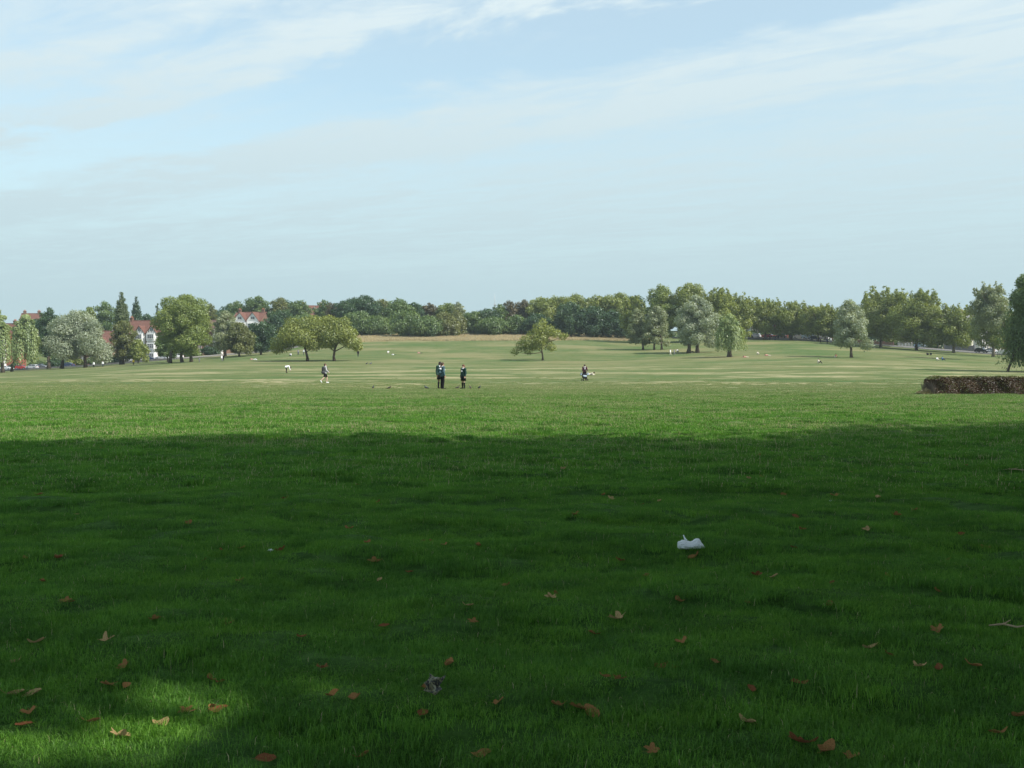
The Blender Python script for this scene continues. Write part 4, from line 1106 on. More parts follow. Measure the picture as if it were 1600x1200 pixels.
def car(px, tab, off, kind, pm, label, flip=False, group='parked cars', dpx=None, turn=0.0):
    d = road_d(tab, px)+off; g = at(px, d)
    g.z = max(float(ground_z(g.x, g.y+e)) for e in (-3, 0, 3))
    g.z = min(g.z, at(px, d).z+.5)+.13
    root = empty('parked_car' if kind != 'van' else 'parked_van', g, road_dir(tab, px)+(math.pi if flip else 0)+turn)
    tag(root, label, 'van' if kind == 'van' else 'car', group)
    L, Wd, low, cab = car_mesh(kind)
    hw = Wd/2
    mb = MB()
    # lower shell: side profile lofted with tucked sills and rounded shoulders
    n = len(low)
    rings = []
    for yy, sc, dz in ((-hw+.05, .965, 0), (-hw, 1.0, 0), (-hw+.10, 1.0, .02), (hw-.10, 1.0, .02), (hw, 1.0, 0), (hw-.05, .965, 0)):
        pass
    V, Fc = [], []
    for yy, dzt in ((-hw, -.05), (-hw+.12, 0), (hw-.12, 0), (hw, -.05)):
        for (x, z) in low: V.append((x, yy, z+(dzt if z > .8 else 0)))
    for s in range(3):
        for k in range(n):
            a, b = s*n+k, s*n+(k+1) % n; Fc.append((a, b, b+n, a+n))
    Fc.append(tuple(range(n-1, -1, -1))); Fc.append(tuple(range(3*n, 4*n)))
    mb.add(V, Fc)
    m = len(cab); V, Fc = [], []
    zt = max(z for _, z in cab); zb = min(z for _, z in cab)
    for s in (-1, 1):
        for (x, z) in cab: V.append((x, s*(hw-.06-.20*(z-zb)/(zt-zb)), z))
    for k in range(m): a, b = k, (k+1) % m; Fc.append((a, b, b+m, a+m))
    Fc.append(tuple(range(m-1, -1, -1))); Fc.append(tuple(range(m, 2*m)))
    mb.add(V, Fc)
    body = mb.build('body', pm, root)
    # glazing, proud of the shell by a few millimetres
    def sidey(z): return hw-.06-.20*(z-zb)/(zt-zb)+.006
    za, zc = zb+.06, zt-.10
    xs = [x for x, _ in cab]
    if kind == 'van': panes = [(.05, .78, 1.38)]
    else:
        xm = (-.25 if kind == 'hatch' else -.35)
        panes = [(xm+.05, .30, .80), (min(xs)+.28, (-1.38 if kind == 'hatch' else -.98), xm-.05)]
    for s in (-1, 1):
        if kind == 'van': P = [[(.1, za), (.9, zc), (1.0, zc-.05), (1.45, za)]]
        else: P = [[(xm+.04, za), (xm+.04, zc), (.22, zc), (.86, za)], [(min(xs)+.20, za), (cab[1][0]+.12, zc), (xm-.04, zc), (xm-.04, za)]]
        for pp in P:
            vs = [(x, s*sidey(z), z) for x, z in pp]+[(x, s*(sidey(z)-.02), z) for x, z in pp]
            MB().add(vs, [(0, 1, 2, 3), (7, 6, 5, 4), (0, 4, 5, 1), (1, 5, 6, 2), (2, 6, 7, 3), (3, 7, 4, 0)]).build('side_window', CARG, root)
    for nm, (xa, z1), (xb, z2) in (('windscreen', cab[-1], cab[-2]), ('rear_window', cab[0], cab[1])):
        if kind == 'van' and nm == 'rear_window': continue
        dx, dz = xb-xa, z2-z1; sgn = 1 if nm == 'windscreen' else -1
        nx, nz = abs(dz), abs(dx); ln = math.hypot(nx, nz); nx, nz = sgn*nx/ln*.012, nz/ln*.012
        q = []
        for t in (.12, .92):
            for s in (-1, 1):
                z = z1+dz*t; q.append((xa+dx*t+nx, s*(sidey(z)-.10), z+nz))
        q2 = [(x-nx, y, z-nz) for x, y, z in q]
        MB().add(q+q2, [(0, 1, 3, 2), (6, 7, 5, 4), (0, 4, 5, 1), (1, 5, 7, 3), (3, 7, 6, 2), (2, 6, 4, 0)]).build(nm, CARG, root)
    xf = max(x for x, _ in low); xr = min(x for x, _ in low)
    for s in (-1, 1):
        MB().box(xf-.17, xf-.01, s*(hw-.28)-.17, s*(hw-.28)+.17, .56, .70).build('headlight', LAMPG, root)
        MB().box(xr-.006, xr+.10, s*(hw-.16)-.12, s*(hw-.16)+.12, .62, .86).build('tail_light', LAMPR, root)
        MB().ball((.75 if kind != 'van' else 1.3, s*(hw+.08), 1.0 if kind != 'van' else 1.2), .09, .10, .07, 8, 6).build('wing_mirror', pm, root)
    MB().box(xf-.06, xf+.03, -hw+.2, hw-.2, .28, .46).build('bumper', BLACKP, root)
    for x in WX[kind]:
        for s in (-1, 1):
            r = .31 if kind != 'van' else .34
            w = MB().tube([(x, s*(hw-.19), r), (x, s*(hw+.012), r)], [r, r], 16).build('wheel', TYRE, root)
            MB().tube([(x, s*(hw-.05), r), (x, s*(hw+.03), r)], [r*.62, r*.55], 12).build('rim', RIM, w)
    return root
pw, pr, ps, pk = paint('white', (.78, .78, .77)), paint('red', (.50, .035, .025)), paint('silver', (.50, .52, .53)), paint('black', (.02, .02, .022))
pb, pg, pl, pm_ = paint('dark_blue', (.03, .05, .11)), paint('grey', (.14, .15, .16)), paint('pale_blue', (.42, .55, .65)), paint('maroon', (.22, .03, .03))
GL, GR = 'cars parked along the left road', 'cars parked along the right road'
car(10, LROAD, -2.5, 'saloon', pw, 'white car at the left edge under the willows', False, GL)
car(34, LROAD, -2.2, 'hatch', pr, 'bright red hatchback parked under the weeping willow', False, GL)
car(50, LROAD, -2.2, 'hatch', ps, 'silver hatchback just right of the red hatchback', True, GL)
car(64, LROAD, 1.8, 'saloon', pg, 'dark grey car right of the silver hatchback', False, GL)
car(106, LROAD, -2.2, 'saloon', pb, 'dark blue car below the silvery willow', True, GL)
car(203, LROAD, -1.5, 'hatch', pw, 'white car at the foot of the tall poplar', False, GL)
car(234, LROAD, 1.6, 'hatch', pb, 'dark blue car in front of the white gabled house', False, GL)
car(253, LROAD, 2.4, 'saloon', ps, 'silver car left of the big rounded tree trunks', True, GL)
car(277, LROAD, 2.2, 'hatch', pw, 'white car seen between the trunks of the big rounded tree', True, GL)
car(1168, RROAD, 3.0, 'saloon', pk, 'black car nearest the weeping willow on the right road', False, GR)
car(1180, RROAD, 3.2, 'hatch', ps, 'silver car left of the first road plane trunk', True, GR)
car(1203, RROAD, 3.0, 'saloon', pm_, 'maroon car behind the first road plane', False, GR)
car(1220, RROAD, 3.0, 'hatch', pk, 'black hatchback left of the second road plane trunk', True, GR)
car(1249, RROAD, 3.2, 'hatch', pw, 'white hatchback right of the second road plane trunk', False, GR)
car(1265, RROAD, 3.0, 'van', pl, 'pale blue van left of the white van', False, GR)
car(1284, RROAD, 3.0, 'van', pw, 'white van near the third road plane', False, GR)
car(1274, RROAD, -1.8, 'saloon', pb, 'dark blue car in front of the white van', False, GR)
car(1438, RROAD, 2.6, 'hatch', pl, 'pale blue hatchback behind the tall right hand plane', False, GR)
car(1534, RROAD, -1.0, 'hatch', pk, 'black car on the road at the right', False, GR)
car(1546, RROAD, 3.0, 'saloon', ps, 'silver car just behind the black car at the right', True, GR)

# ------------------------------------------------------------------ people
SKIN = [simple('skin_fair', (.58, .38, .29), .6, .3, .05, 5), simple('skin_tan', (.42, .26, .18), .6, .3, .05, 5), simple('skin_brown', (.19, .105, .07), .6, .3, .05, 5)]
HAIRD = simple('hair_dark', (.022, .016, .013), .55, .3, .3, 20)
HAIRB = simple('hair_brown', (.07, .038, .022), .55, .3, .3, 20)
HAIRR = simple('hair_auburn', (.13, .05, .025), .55, .3, .3, 20)
def cloth(n, c): return simple('cloth_'+n, c, .9, .1, .12, 9)
CL = {'green': cloth('bottle_green', (.025, .055, .048)), 'black': cloth('black', (.016, .016, .018)), 'white': cloth('white', (.80, .80, .80)), 'grey': cloth('grey', (.20, .20, .21)),
      'navy': cloth('navy', (.03, .04, .08)), 'yellow': cloth('yellow', (.75, .52, .04)), 'pink': cloth('pink', (.62, .30, .27)), 'orange': cloth('orange', (.65, .22, .10)), 'plum': cloth('plum', (.06, .025, .035)),
      'blue': cloth('blue', (.10, .18, .33)), 'cream': cloth('cream', (.62, .56, .46)), 'brown': cloth('brown', (.10, .06, .04)), 'teal': cloth('teal', (.07, .12, .14)), 'lgrey': cloth('light_grey', (.42, .42, .42)), 'dgrey': cloth('dark_grey', (.075, .075, .08)), 'pale': cloth('pale_blue', (.33, .40, .46))}
EYEM = simple('eye_dark', (.02, .015, .01), .2, .5, 0, 5)

WORK = bpy.data.scenes.new('shaping')      # scratch scene, removed again below
def blob(name, mb, mat, parent, vox):
    """one continuous skin over overlapping limbs"""
    me = bpy.data.meshes.new(name); me.from_pydata(mb.v, [], mb.f); me.update()
    tmp = bpy.data.objects.new(name+'_shape', me); WORK.collection.objects.link(tmp)
    md = tmp.modifiers.new('remesh', 'REMESH'); md.mode = 'VOXEL'; md.voxel_size = vox
    sm = tmp.modifiers.new('smooth', 'SMOOTH'); sm.iterations = 3; sm.factor = .5
    WORK.view_layers[0].update(); dg = WORK.view_layers[0].depsgraph
    out = bpy.data.meshes.new_from_object(tmp.evaluated_get(dg))
    bpy.data.objects.remove(tmp, do_unlink=True)
    out.name = name; out.materials.clear(); out.materials.append(mat)
    out.polygons.foreach_set('use_smooth', np.ones(len(out.polygons), dtype=bool))
    o = bpy.data.objects.new(name, out)
    return link(o, parent)

def joints(pose):
    """joint positions of a 1.70 m figure that faces -y"""
    V3 = Vector
    J = dict(pel=V3((0, 0, .93)), chest=V3((0, .0, 1.30)), neck=V3((0, .01, 1.46)), head=V3((0, -.01, 1.585)), look=V3((0, -1, 0)))
    for s, k in ((-1, 'l'), (1, 'r')):
        J['sh'+k] = V3((s*.175, .01, 1.39)); J['el'+k] = V3((s*.235, .03, 1.12)); J['wr'+k] = V3((s*.245, -.04, .88))
        J['hip'+k] = V3((s*.09, 0, .90)); J['kn'+k] = V3((s*.10, -.01, .49)); J['an'+k] = V3((s*.105, .02, .075)); J['toe'+k] = V3((s*.12, -.15, .035))
    if pose == 'walk':        # long stride, trailing heel lifted
        J['knl'] = V3((-.09, .12, .50)); J['anl'] = V3((-.09, .42, .22)); J['toel'] = V3((-.09, .33, .07))
        J['knr'] = V3((.09, -.20, .50)); J['anr'] = V3((.09, -.16, .08)); J['toer'] = V3((.10, -.34, .05))
        J['ell'] = V3((-.24, -.04, 1.13)); J['wrl'] = V3((-.22, -.22, .97)); J['elr'] = V3((.24, .12, 1.14)); J['wrr'] = V3((.24, .06, .92))
    if pose == 'stroll':
        J['knl'] = V3((-.09, .05, .49)); J['anl'] = V3((-.09, .22, .10)); J['toel'] = V3((-.09, .07, .04))
        J['knr'] = V3((.09, -.12, .50)); J['anr'] = V3((.09, -.16, .08)); J['toer'] = V3((.10, -.32, .05))
    if pose == 'push':
        for s, k in ((-1, 'l'), (1, 'r')): J['el'+k] = V3((s*.25, -.12, 1.14)); J['wr'+k] = V3((s*.20, -.36, 1.03))
        J['knr'] = V3((.09, -.10, .49)); J['anr'] = V3((.09, -.06, .08)); J['toer'] = V3((.10, -.24, .05))
    if pose == 'bend':        # doubled over, hands to the ground
        J['pel'] = V3((0, .18, .86)); J['chest'] = V3((0, -.20, .92)); J['neck'] = V3((0, -.36, .86)); J['head'] = V3((0, -.46, .76)); J['look'] = V3((0, -.5, -.85))
        for s, k in ((-1, 'l'), (1, 'r')):
            J['sh'+k] = V3((s*.17, -.28, .90)); J['el'+k] = V3((s*.20, -.36, .62)); J['wr'+k] = V3((s*.14, -.44, .38))
            J['hip'+k] = V3((s*.09, .16, .82)); J['kn'+k] = V3((s*.12, .06, .46)); J['an'+k] = V3((s*.12, .12, .075)); J['toe'+k] = V3((s*.13, -.05, .035))
    if pose == 'sit':         # on the grass, knees drawn up
        J['pel'] = V3((0, .1, .13)); J['chest'] = V3((0, .12, .50)); J['neck'] = V3((0, .10, .66)); J['head'] = V3((0, .06, .79))
        for s, k in ((-1, 'l'), (1, 'r')):
            J['sh'+k] = V3((s*.17, .11, .60)); J['el'+k] = V3((s*.24, -.05, .38)); J['wr'+k] = V3((s*.12, -.26, .34))
            J['hip'+k] = V3((s*.10, .06, .13)); J['kn'+k] = V3((s*.15, -.30, .42)); J['an'+k] = V3((s*.13, -.50, .08)); J['toe'+k] = V3((s*.14, -.66, .045))
    if pose == 'lie':         # stretched out, propped on the elbows
        J['pel'] = V3((.35, 0, .13)); J['chest'] = V3((.0, 0, .20)); J['neck'] = V3((-.15, 0, .30)); J['head'] = V3((-.27, -.02, .36)); J['look'] = V3((-.5, -.8, 0))
        for s, k in ((-1, 'l'), (1, 'r')):
            J['sh'+k] = V3((-.08, s*.17, .26)); J['el'+k] = V3((-.16, s*.22, .06)); J['wr'+k] = V3((-.38, s*.12, .06))
            J['hip'+k] = V3((.40, s*.09, .12)); J['kn'+k] = V3((.80, s*.12, .14)); J['an'+k] = V3((1.20, s*.11, .09)); J['toe'+k] = V3((1.33, s*.13, .12))
    return J

def person(px, d, rz, height, pose, label, top='white', legs='black', skirt=None, socks=None, shoes='black', hair='short', hairm=None, skin=0, detail=False,
           collar=None, sleeves=True, bare=False, group=None, bag=None, zoff=0.0):
    g = at(px, d)
    root = empty('person', g+Vector((0, 0, zoff)), rz); s = height/1.70
    root.scale = (s, s, s)
    tag(root, label, 'person', group)
    J = joints(pose); vox = .013 if detail else .032
    nl = (J['head']-J['neck']).normalized(); lk = (J['look']-nl*J['look'].dot(nl)).normalized(); rt = lk.cross(nl).normalized()
    H = J['head']
    b = MB()
    b.capsule(J['pel'], J['chest'], .125, .135, 12)
    b.capsule(J['hipl'], J['hipr'], .105, .105, 12)
    b.capsule(J['shl'], J['shr'], .075, .075, 12)
    b.capsule(J['chest'], J['neck'], .11, .055, 12)
    b.capsule(J['neck'], H, .052, .06, 10)
    b.capsule(H-nl*.045+lk*.012, H+nl*.035-lk*.008, .072, .088, 14)           # skull and jaw
    b.capsule(H-nl*.075+lk*.045, H-nl*.03+lk*.05, .034, .045, 10)
    b.capsule(H-nl*.012+lk*.085, H-nl*.035+lk*.108, .012, .016, 8)            # nose
    b.capsule(H-nl*.062+lk*.088-rt*.018, H-nl*.062+lk*.088+rt*.018, .011, .011, 8)   # lips
    for e in (-1, 1): b.capsule(H+rt*e*.088+nl*.01, H+rt*e*.09-nl*.03, .018, .013, 8)  # ears
    for k, e in (('l', -1), ('r', 1)):
        b.capsule(J['sh'+k], J['el'+k], .055, .042); b.capsule(J['el'+k], J['wr'+k], .042, .029)
        fdir = (J['wr'+k]-J['el'+k]).normalized(); side = fdir.cross(Vector((1, 0, 0)))
        side = (Vector((0, -1, 0))-fdir*fdir.dot(Vector((0, -1, 0)))).normalized() if abs(fdir.y) < .9 else Vector((0, 0, 1))
        palm = J['wr'+k]+fdir*.075
        b.capsule(J['wr'+k]+fdir*.02-side*.012, palm-side*.022, .026, .024, 8); b.capsule(J['wr'+k]+fdir*.02+side*.012, palm+side*.022, .026, .024, 8)
        inw = Vector((-e, 0, 0))
        if detail:
            for q, ln in ((-.034, .062), (-.012, .078), (.011, .085), (.033, .074)):
                p0 = palm+side*q; p1 = p0+fdir*ln*.55+inw*.006; p2 = p1+fdir*ln*.42+inw*.03
                b.capsule(p0, p1, .0125, .011, 8); b.capsule(p1, p2, .011, .009, 8)
            t0 = J['wr'+k]+fdir*.035+side*.03; t1 = t0+fdir*.035+side*.032+inw*.01
            b.capsule(t0, t1, .015, .013, 8); b.capsule(t1, t1+fdir*.035+side*.006+inw*.01, .013, .010, 8)
        else: b.capsule(palm, palm+fdir*.07+inw*.02, .026, .016, 8)
        b.capsule(J['hip'+k], J['kn'+k], .088, .060); b.capsule(J['kn'+k], J['kn'+k]*.6+J['an'+k]*.4, .058, .057); b.capsule(J['kn'+k]*.6+J['an'+k]*.4, J['an'+k], .056, .038)
        b.capsule(J['an'+k]-Vector((0, 0, .02)), J['toe'+k], .042, .032, 8)
    blob('body', b, SKIN[skin], root, vox)
    if detail:
        for e in (-1, 1): MB().ball(tuple(H+lk*.086+rt*e*.034+nl*.005), .011, .011, .011, 8, 6).build('eye', EYEM, root)
    # top: shirt or jacket
    if not bare:
        t = MB(); ex = .028
        lo = J['pel'] if skirt is None else J['pel']-(J['chest']-J['pel']).normalized()*.05
        t.capsule(lo, J['chest'], .128+ex, .135+ex, 14); t.capsule(J['shl'], J['shr'], .075+ex, .075+ex, 12); t.capsule(J['chest'], J['neck']-(J['neck']-J['chest'])*.25, .11+ex, .06+ex, 12)
        t.capsule(J['hipl'], J['hipr'], .105+ex*.8, .105+ex*.8, 12)
        for k in 'lr':
            t.capsule(J['sh'+k], J['el'+k], .058+ex, .045+ex)
            if sleeves: t.capsule(J['el'+k], J['wr'+k]*.9+J['el'+k]*.1, .045+ex, .034+ex*.8)
        blob('jacket' if collar else 'shirt', t, CL[top], root, vox)
        if collar:
            c = MB(); up = (J['neck']-J['chest']).normalized()
            c.capsule(J['neck']-up*.05+Vector((-.06, -.05, 0)), J['neck']-up*.05+Vector((.06, -.05, 0)), .062, .062, 10)
            c.capsule(J['neck']-up*.02, J['neck']-up*.20+lk*.130, .085, .06, 10); c.capsule(J['neck']-up*.04-lk*.03+Vector((-.07, 0, 0)), J['neck']-up*.04-lk*.03+Vector((.07, 0, 0)), .075, .075, 10)
            blob('collar', c, CL[collar], root, vox)
    # legs
    if skirt:
        n = 16; zt, zb2 = J['pel'].z+.06, J['pel'].z-skirt; V, Fc = [], []
        for z, r in ((zt, .165), ((zt+zb2)/2, .19), (zb2, .215), (zb2+.004, .195), (zt, .14)):
            for k in range(n): a = 2*math.pi*k/n; q = 1+.05*math.cos(a*6)*(1 if r > .17 else 0); V.append((r*q*math.cos(a)*1.05, r*q*math.sin(a)*.82, z))
        for i in range(4):
            for k in range(n): a, c = i*n+k, i*n+(k+1) % n; Fc.append((a, c, c+n, a+n))
        mesh_py('skirt', V, Fc, CL[legs], root, True)
    else:
        t = MB(); t.capsule(J['hipl'], J['hipr'], .118, .118, 12); short = legs.startswith('short_')
        for k in 'lr':
            t.capsule(J['hip'+k], J['kn'+k] if not short else J['hip'+k]*.25+J['kn'+k]*.75, .108, .085 if not short else .098)
            if not short: t.capsule(J['kn'+k], J['an'+k], .080, .062)
        blob('shorts' if short else 'trousers', t, CL[legs.replace('short_', '')], root, vox)
    if socks:
        for k in 'lr':
            t = MB(); t.capsule(J['kn'+k]*.82+J['an'+k]*.18, J['kn'+k]*.6+J['an'+k]*.4, .064, .066); t.capsule(J['kn'+k]*.6+J['an'+k]*.4, J['an'+k], .066, .048); blob('sock', t, CL[socks], root, vox)
    for k in 'lr':
        t = MB(); t.capsule(J['an'+k]-Vector((0, 0, .012)), J['toe'+k], .056, .045, 8); blob('shoe', t, CL[shoes], root, vox)
    h = MB(); hm = hairm or HAIRD
    h.capsule(H+nl*.035-lk*.03, H+nl*.045-lk*.018, .098, .098, 14); h.capsule(H-lk*.045, H-nl*.05-lk*.05, .085, .06, 12)
    if hair == 'long': h.capsule(H-lk*.06-nl*.02, J['neck']-lk*.10-nl*.10, .08, .06, 10)
    if hair == 'pony': h.capsule(H-lk*.11+nl*.03, H-lk*.17-nl*.12, .04, .025, 8)
    blob('hair', h, hm, root, vox)
    return root

GG = 'schoolgirls standing on the lawn edge'
person(687.5, 62.6, R(35), 1.62, 'stand', 'schoolgirl in dark blazer at the left, half hidden behind her friend', 'green', 'black', .34, 'black', 'black', 'long', HAIRD, 2, True, 'white', group=GG)
person(691.5, 61.8, R(118), 1.60, 'stand', 'schoolgirl in grey green blazer and dark trousers with pale collar and backpack', 'teal', 'black', None, None, 'black', 'long', HAIRB, 1, True, 'white', group=GG)
person(724, 62.3, R(-48), 1.46, 'stand', 'schoolgirl in dark blazer, short skirt and knee socks standing apart', 'green', 'black', .36, 'black', 'black', 'long', HAIRR, 0, True, 'white', group=GG)
# the backpack worn by the girl in the middle
def backpack(px, d, rz, sc, mat, label, z=1.0, flap=None):
    g = at(px, d); o = empty('backpack', g+Vector((0, 0, z)), rz); o.scale = (sc,)*3; tag(o, label, 'backpack')
    m = MB(); m.capsule((0, 0, -.12), (0, 0, .14), .13, .12, 12); m.capsule((-.08, 0, -.12), (.08, 0, -.12), .11, .11, 10); m.capsule((-.06, .02, .12), (.06, .02, .12), .1, .1, 10)
    blob('bag_body', m, mat, o, .02)
    m = MB(); m.capsule((-.08, -.01, .19), (.08, -.01, .19), .105, .105, 10); blob('top_flap', m, flap or mat, o, .02)
    m = MB(); m.capsule((-.07, .09, -.1), (.07, .09, -.1), .06, .06, 10); blob('front_pocket', m, mat, o, .02)
    for s in (-1, 1): MB().tube([(s*.09, -.10, .16), (s*.11, -.22, .22), (s*.12, -.30, .05), (s*.10, -.14, -.15)], [.02]*4, 6).build('strap', mat, o)
gp = at(691.5, 61.8)
backpack(691.5-math.sin(R(118))*.17*F/61.8, 61.8+math.cos(R(118))*.17, R(118), .72, CL['teal'], 'grey green backpack on the schoolgirl facing right', 1.08, CL['white'])
person(508, 93, R(118), 1.76, 'walk', 'man striding right in pale top, black shorts and white trainers', 'lgrey', 'short_black', None, None, 'white', 'short', HAIRB, 0, True, None, True)
backpack(508-.17*F/93*.87, 93-.10, R(118), 1.35, CL['dgrey'], 'dark grey backpack on the striding man', 1.12)
person(913.5, 106, R(6), 1.66, 'push', 'woman in dark top with white front pushing a pushchair', 'plum', 'black', .40, None, 'black', 'long', HAIRD, 2, True, 'white')
person(448.5, 150, R(100), 1.74, 'bend', 'person in white shirt bending over on the meadow at the left', 'white', 'black', None, None, 'brown', 'short', HAIRD, 1, True)
# pushchair
g = at(913.5, 105.2)
pc = empty('pushchair', g, R(6)); tag(pc, 'dark pushchair with a pale blanket in front of the woman', 'pushchair')
MB().tube([(-.2, .45, 1.02), (-.22, .1, .62), (-.2, -.45, .12)], [.018]*3, 6).build('frame_tube', BLACKP, pc); MB().tube([(.2, .45, 1.02), (.22, .1, .62), (.2, -.45, .12)], [.018]*3, 6).build('frame_tube', BLACKP, pc)
MB().tube([(-.2, .45, 1.02), (.2, .45, 1.02)], [.022]*2, 6).build('handlebar', BLACKP, pc); MB().tube([(-.22, .1, .62), (-.2, .4, .12)], [.018]*2, 6).build('frame_tube', BLACKP, pc); MB().tube([(.22, .1, .62), (.2, .4, .12)], [.018]*2, 6).build('frame_tube', BLACKP, pc)
m = MB(); m.capsule((-.14, .12, .62), (.14, .12, .62), .13, .13); m.capsule((-.14, -.05, .40), (.14, -.05, .40), .12, .12); m.capsule((-.13, -.28, .30), (.13, -.28, .30), .09, .09); blob('seat', m, CL['black'], pc, .025)
m = MB(); m.capsule((-.13, -.08, .52), (.13, -.10, .50), .09, .09); m.capsule((-.10, -.2, .46), (.10, -.2, .44), .07, .07); blob('blanket', m, CL['pale'], pc, .02)
for x in (-.24, .24):
    for y in (-.44, .40):
        w = MB().tube([(x-.025, y, .11), (x+.025, y, .11)], [.11, .11], 14).build('wheel', TYRE, pc); MB().tube([(x-.03, y, .11), (x+.03, y, .11)], [.05, .05], 10).build('hub', RIM, w)
for sx, lab in ((-.42, 'pale carrier bag hanging left of the pushchair woman'), (.42, 'pale carrier bag hanging right of the pushchair woman')):
    gb = at(913.5, 105.8); o = empty('carrier_bag', gb+Vector((sx*.8, .0, .62)), R(6)); tag(o, lab, 'bag', 'carrier bags of the pushchair woman')
    m = MB(); m.capsule((-.05, 0, 0), (.05, 0, .02), .09, .09); m.capsule((-.03, 0, .14), (.03, 0, .14), .06, .06); blob('bag_body', m, CL['pale'], o, .02)
    MB().tube([(-.04, 0, .18), (0, 0, .36), (.04, 0, .18)], [.012]*3, 5).build('handle', CL['pale'], o)

FP = 'people scattered over the far meadow'
small = [
 (346.5, 262, R(70), 1.66, 'stroll', 'white', 'grey', 'walker in white shirt on the left of the meadow, ahead of the paired trees'),
 (349, 263, R(40), 1.60, 'stroll', 'black', 'black', 'walker in black beside the white shirted walker on the left'),
 (311.5, 268, R(0), 1.2, 'stand', 'grey', 'grey', 'small grey child below the big rounded tree'),
 (146.5, 300, R(10), 1.66, 'stand', 'white', 'black', 'person in white top and dark trousers by the silvery willow'),
 (160.5, 300, R(10), 1.66, 'stand', 'white', 'navy', 'second person in white top, right of the one by the silvery willow'),
 (208.5, 288, R(10), 1.70, 'stand', 'yellow', 'black', 'person in bright yellow top by the tall poplar'),
 (559.5, 268, R(15), 1.70, 'stand', 'black', 'black', 'person all in black right of the paired meadow trees'),
 (454, 285, R(0), 1.66, 'sit', 'white', 'black', 'seated figure in white shirt under the left paired tree'),
 (466, 290, R(30), 1.60, 'stroll', 'grey', 'navy', 'figure in grey behind the left paired tree'),
 (474.5, 290, R(-30), 1.62, 'stroll', 'white', 'navy', 'figure in white next to the left paired tree trunk'),
 (393, 262, R(10), 1.65, 'lie', 'pink', 'cream', 'person in pink lying on the grass left of the paired trees'),
 (399.5, 260, R(170), 1.65, 'lie', 'white', 'cream', 'person in white lying on the grass left of the paired trees'),
 (606.5, 285, R(0), 1.60, 'sit', 'white', 'cream', 'seated figure in white on the open slope'),
 (613.5, 276, R(60), 1.50, 'lie', 'white', 'green', 'figure lying just right of the seated figure on the open slope'),
 (654, 284, R(10), 1.60, 'lie', 'pink', 'green', 'sunbather in pink lying on the open slope'),
 (925, 132, R(170), 1.62, 'lie', 'cream', 'pale', 'person lying on the grass right of the pushchair'),
 (1047.5, 262, R(60), 1.66, 'stroll', 'white', 'cream', 'walker in white below the pair of grey willows'),
 (1053.5, 263, R(60), 1.60, 'stroll', 'grey', 'grey', 'walker in grey following the one in white'),
 (1058.5, 281, R(20), 1.60, 'sit', 'white', 'black', 'figure in white seated in the shade of the silvery willow'),
 (1081.5, 277, R(10), 1.60, 'lie', 'black', 'black', 'dark figure lying between the trunks of the silvery willow'),
 (1279.5, 196, R(60), 1.70, 'sit', 'cream', 'black', 'person seated on the grass in front of the single silvery willow'),
 (1306, 231, R(-40), 1.65, 'sit', 'orange', 'cream', 'figure in orange seated left of the single silvery willow'),
 (1163, 236, R(20), 1.6, 'lie', 'pink', 'cream', 'sunbather right of the weeping willow'),
 (1184, 252, R(20), 1.5, 'sit', 'cream', 'cream', 'small seated figure right of the weeping willow'),
 (1197, 243, R(5), 1.7, 'lie', 'pink', 'cream', 'sunbather in pink on the green right of the weeping willow'),
 (1203, 346, R(30), 1.7, 'stand', 'black', 'black', 'first dark figure standing under the road planes'),
 (1211, 345, R(30), 1.7, 'stand', 'black', 'navy', 'second dark figure standing under the road planes'),
 (1282, 322, R(30), 1.75, 'stroll', 'black', 'black', 'dark figure walking below the white van'),
 (1292.5, 324, R(-30), 1.75, 'stroll', 'navy', 'black', 'figure in navy walking right of the dark walker'),
 (1298, 335, R(-30), 1.7, 'stand', 'white', 'grey', 'figure in white by the road left of the silvery willow'),
 (1449, 264, R(20), 1.6, 'sit', 'black', 'black', 'dark figure seated under the tall right hand plane'),
 (1454.5, 264, R(-20), 1.6, 'sit', 'green', 'black', 'dark green figure seated beside the dark one'),
 (1464.5, 226, R(10), 1.55, 'sit', 'white', 'cream', 'figure in white seated on open grass at the right'),
 (1473, 228, R(40), 1.65, 'sit', 'blue', 'navy', 'figure in blue seated right of the white one'),
]
for (px, d, rz, h, pose, t, lg, lab) in small:
    person(px, d, rz, h, pose, lab, t, lg, None, None, 'black', 'short', HAIRD if px % 2 else HAIRB, int(px) % 2, False, None, True, group=FP)

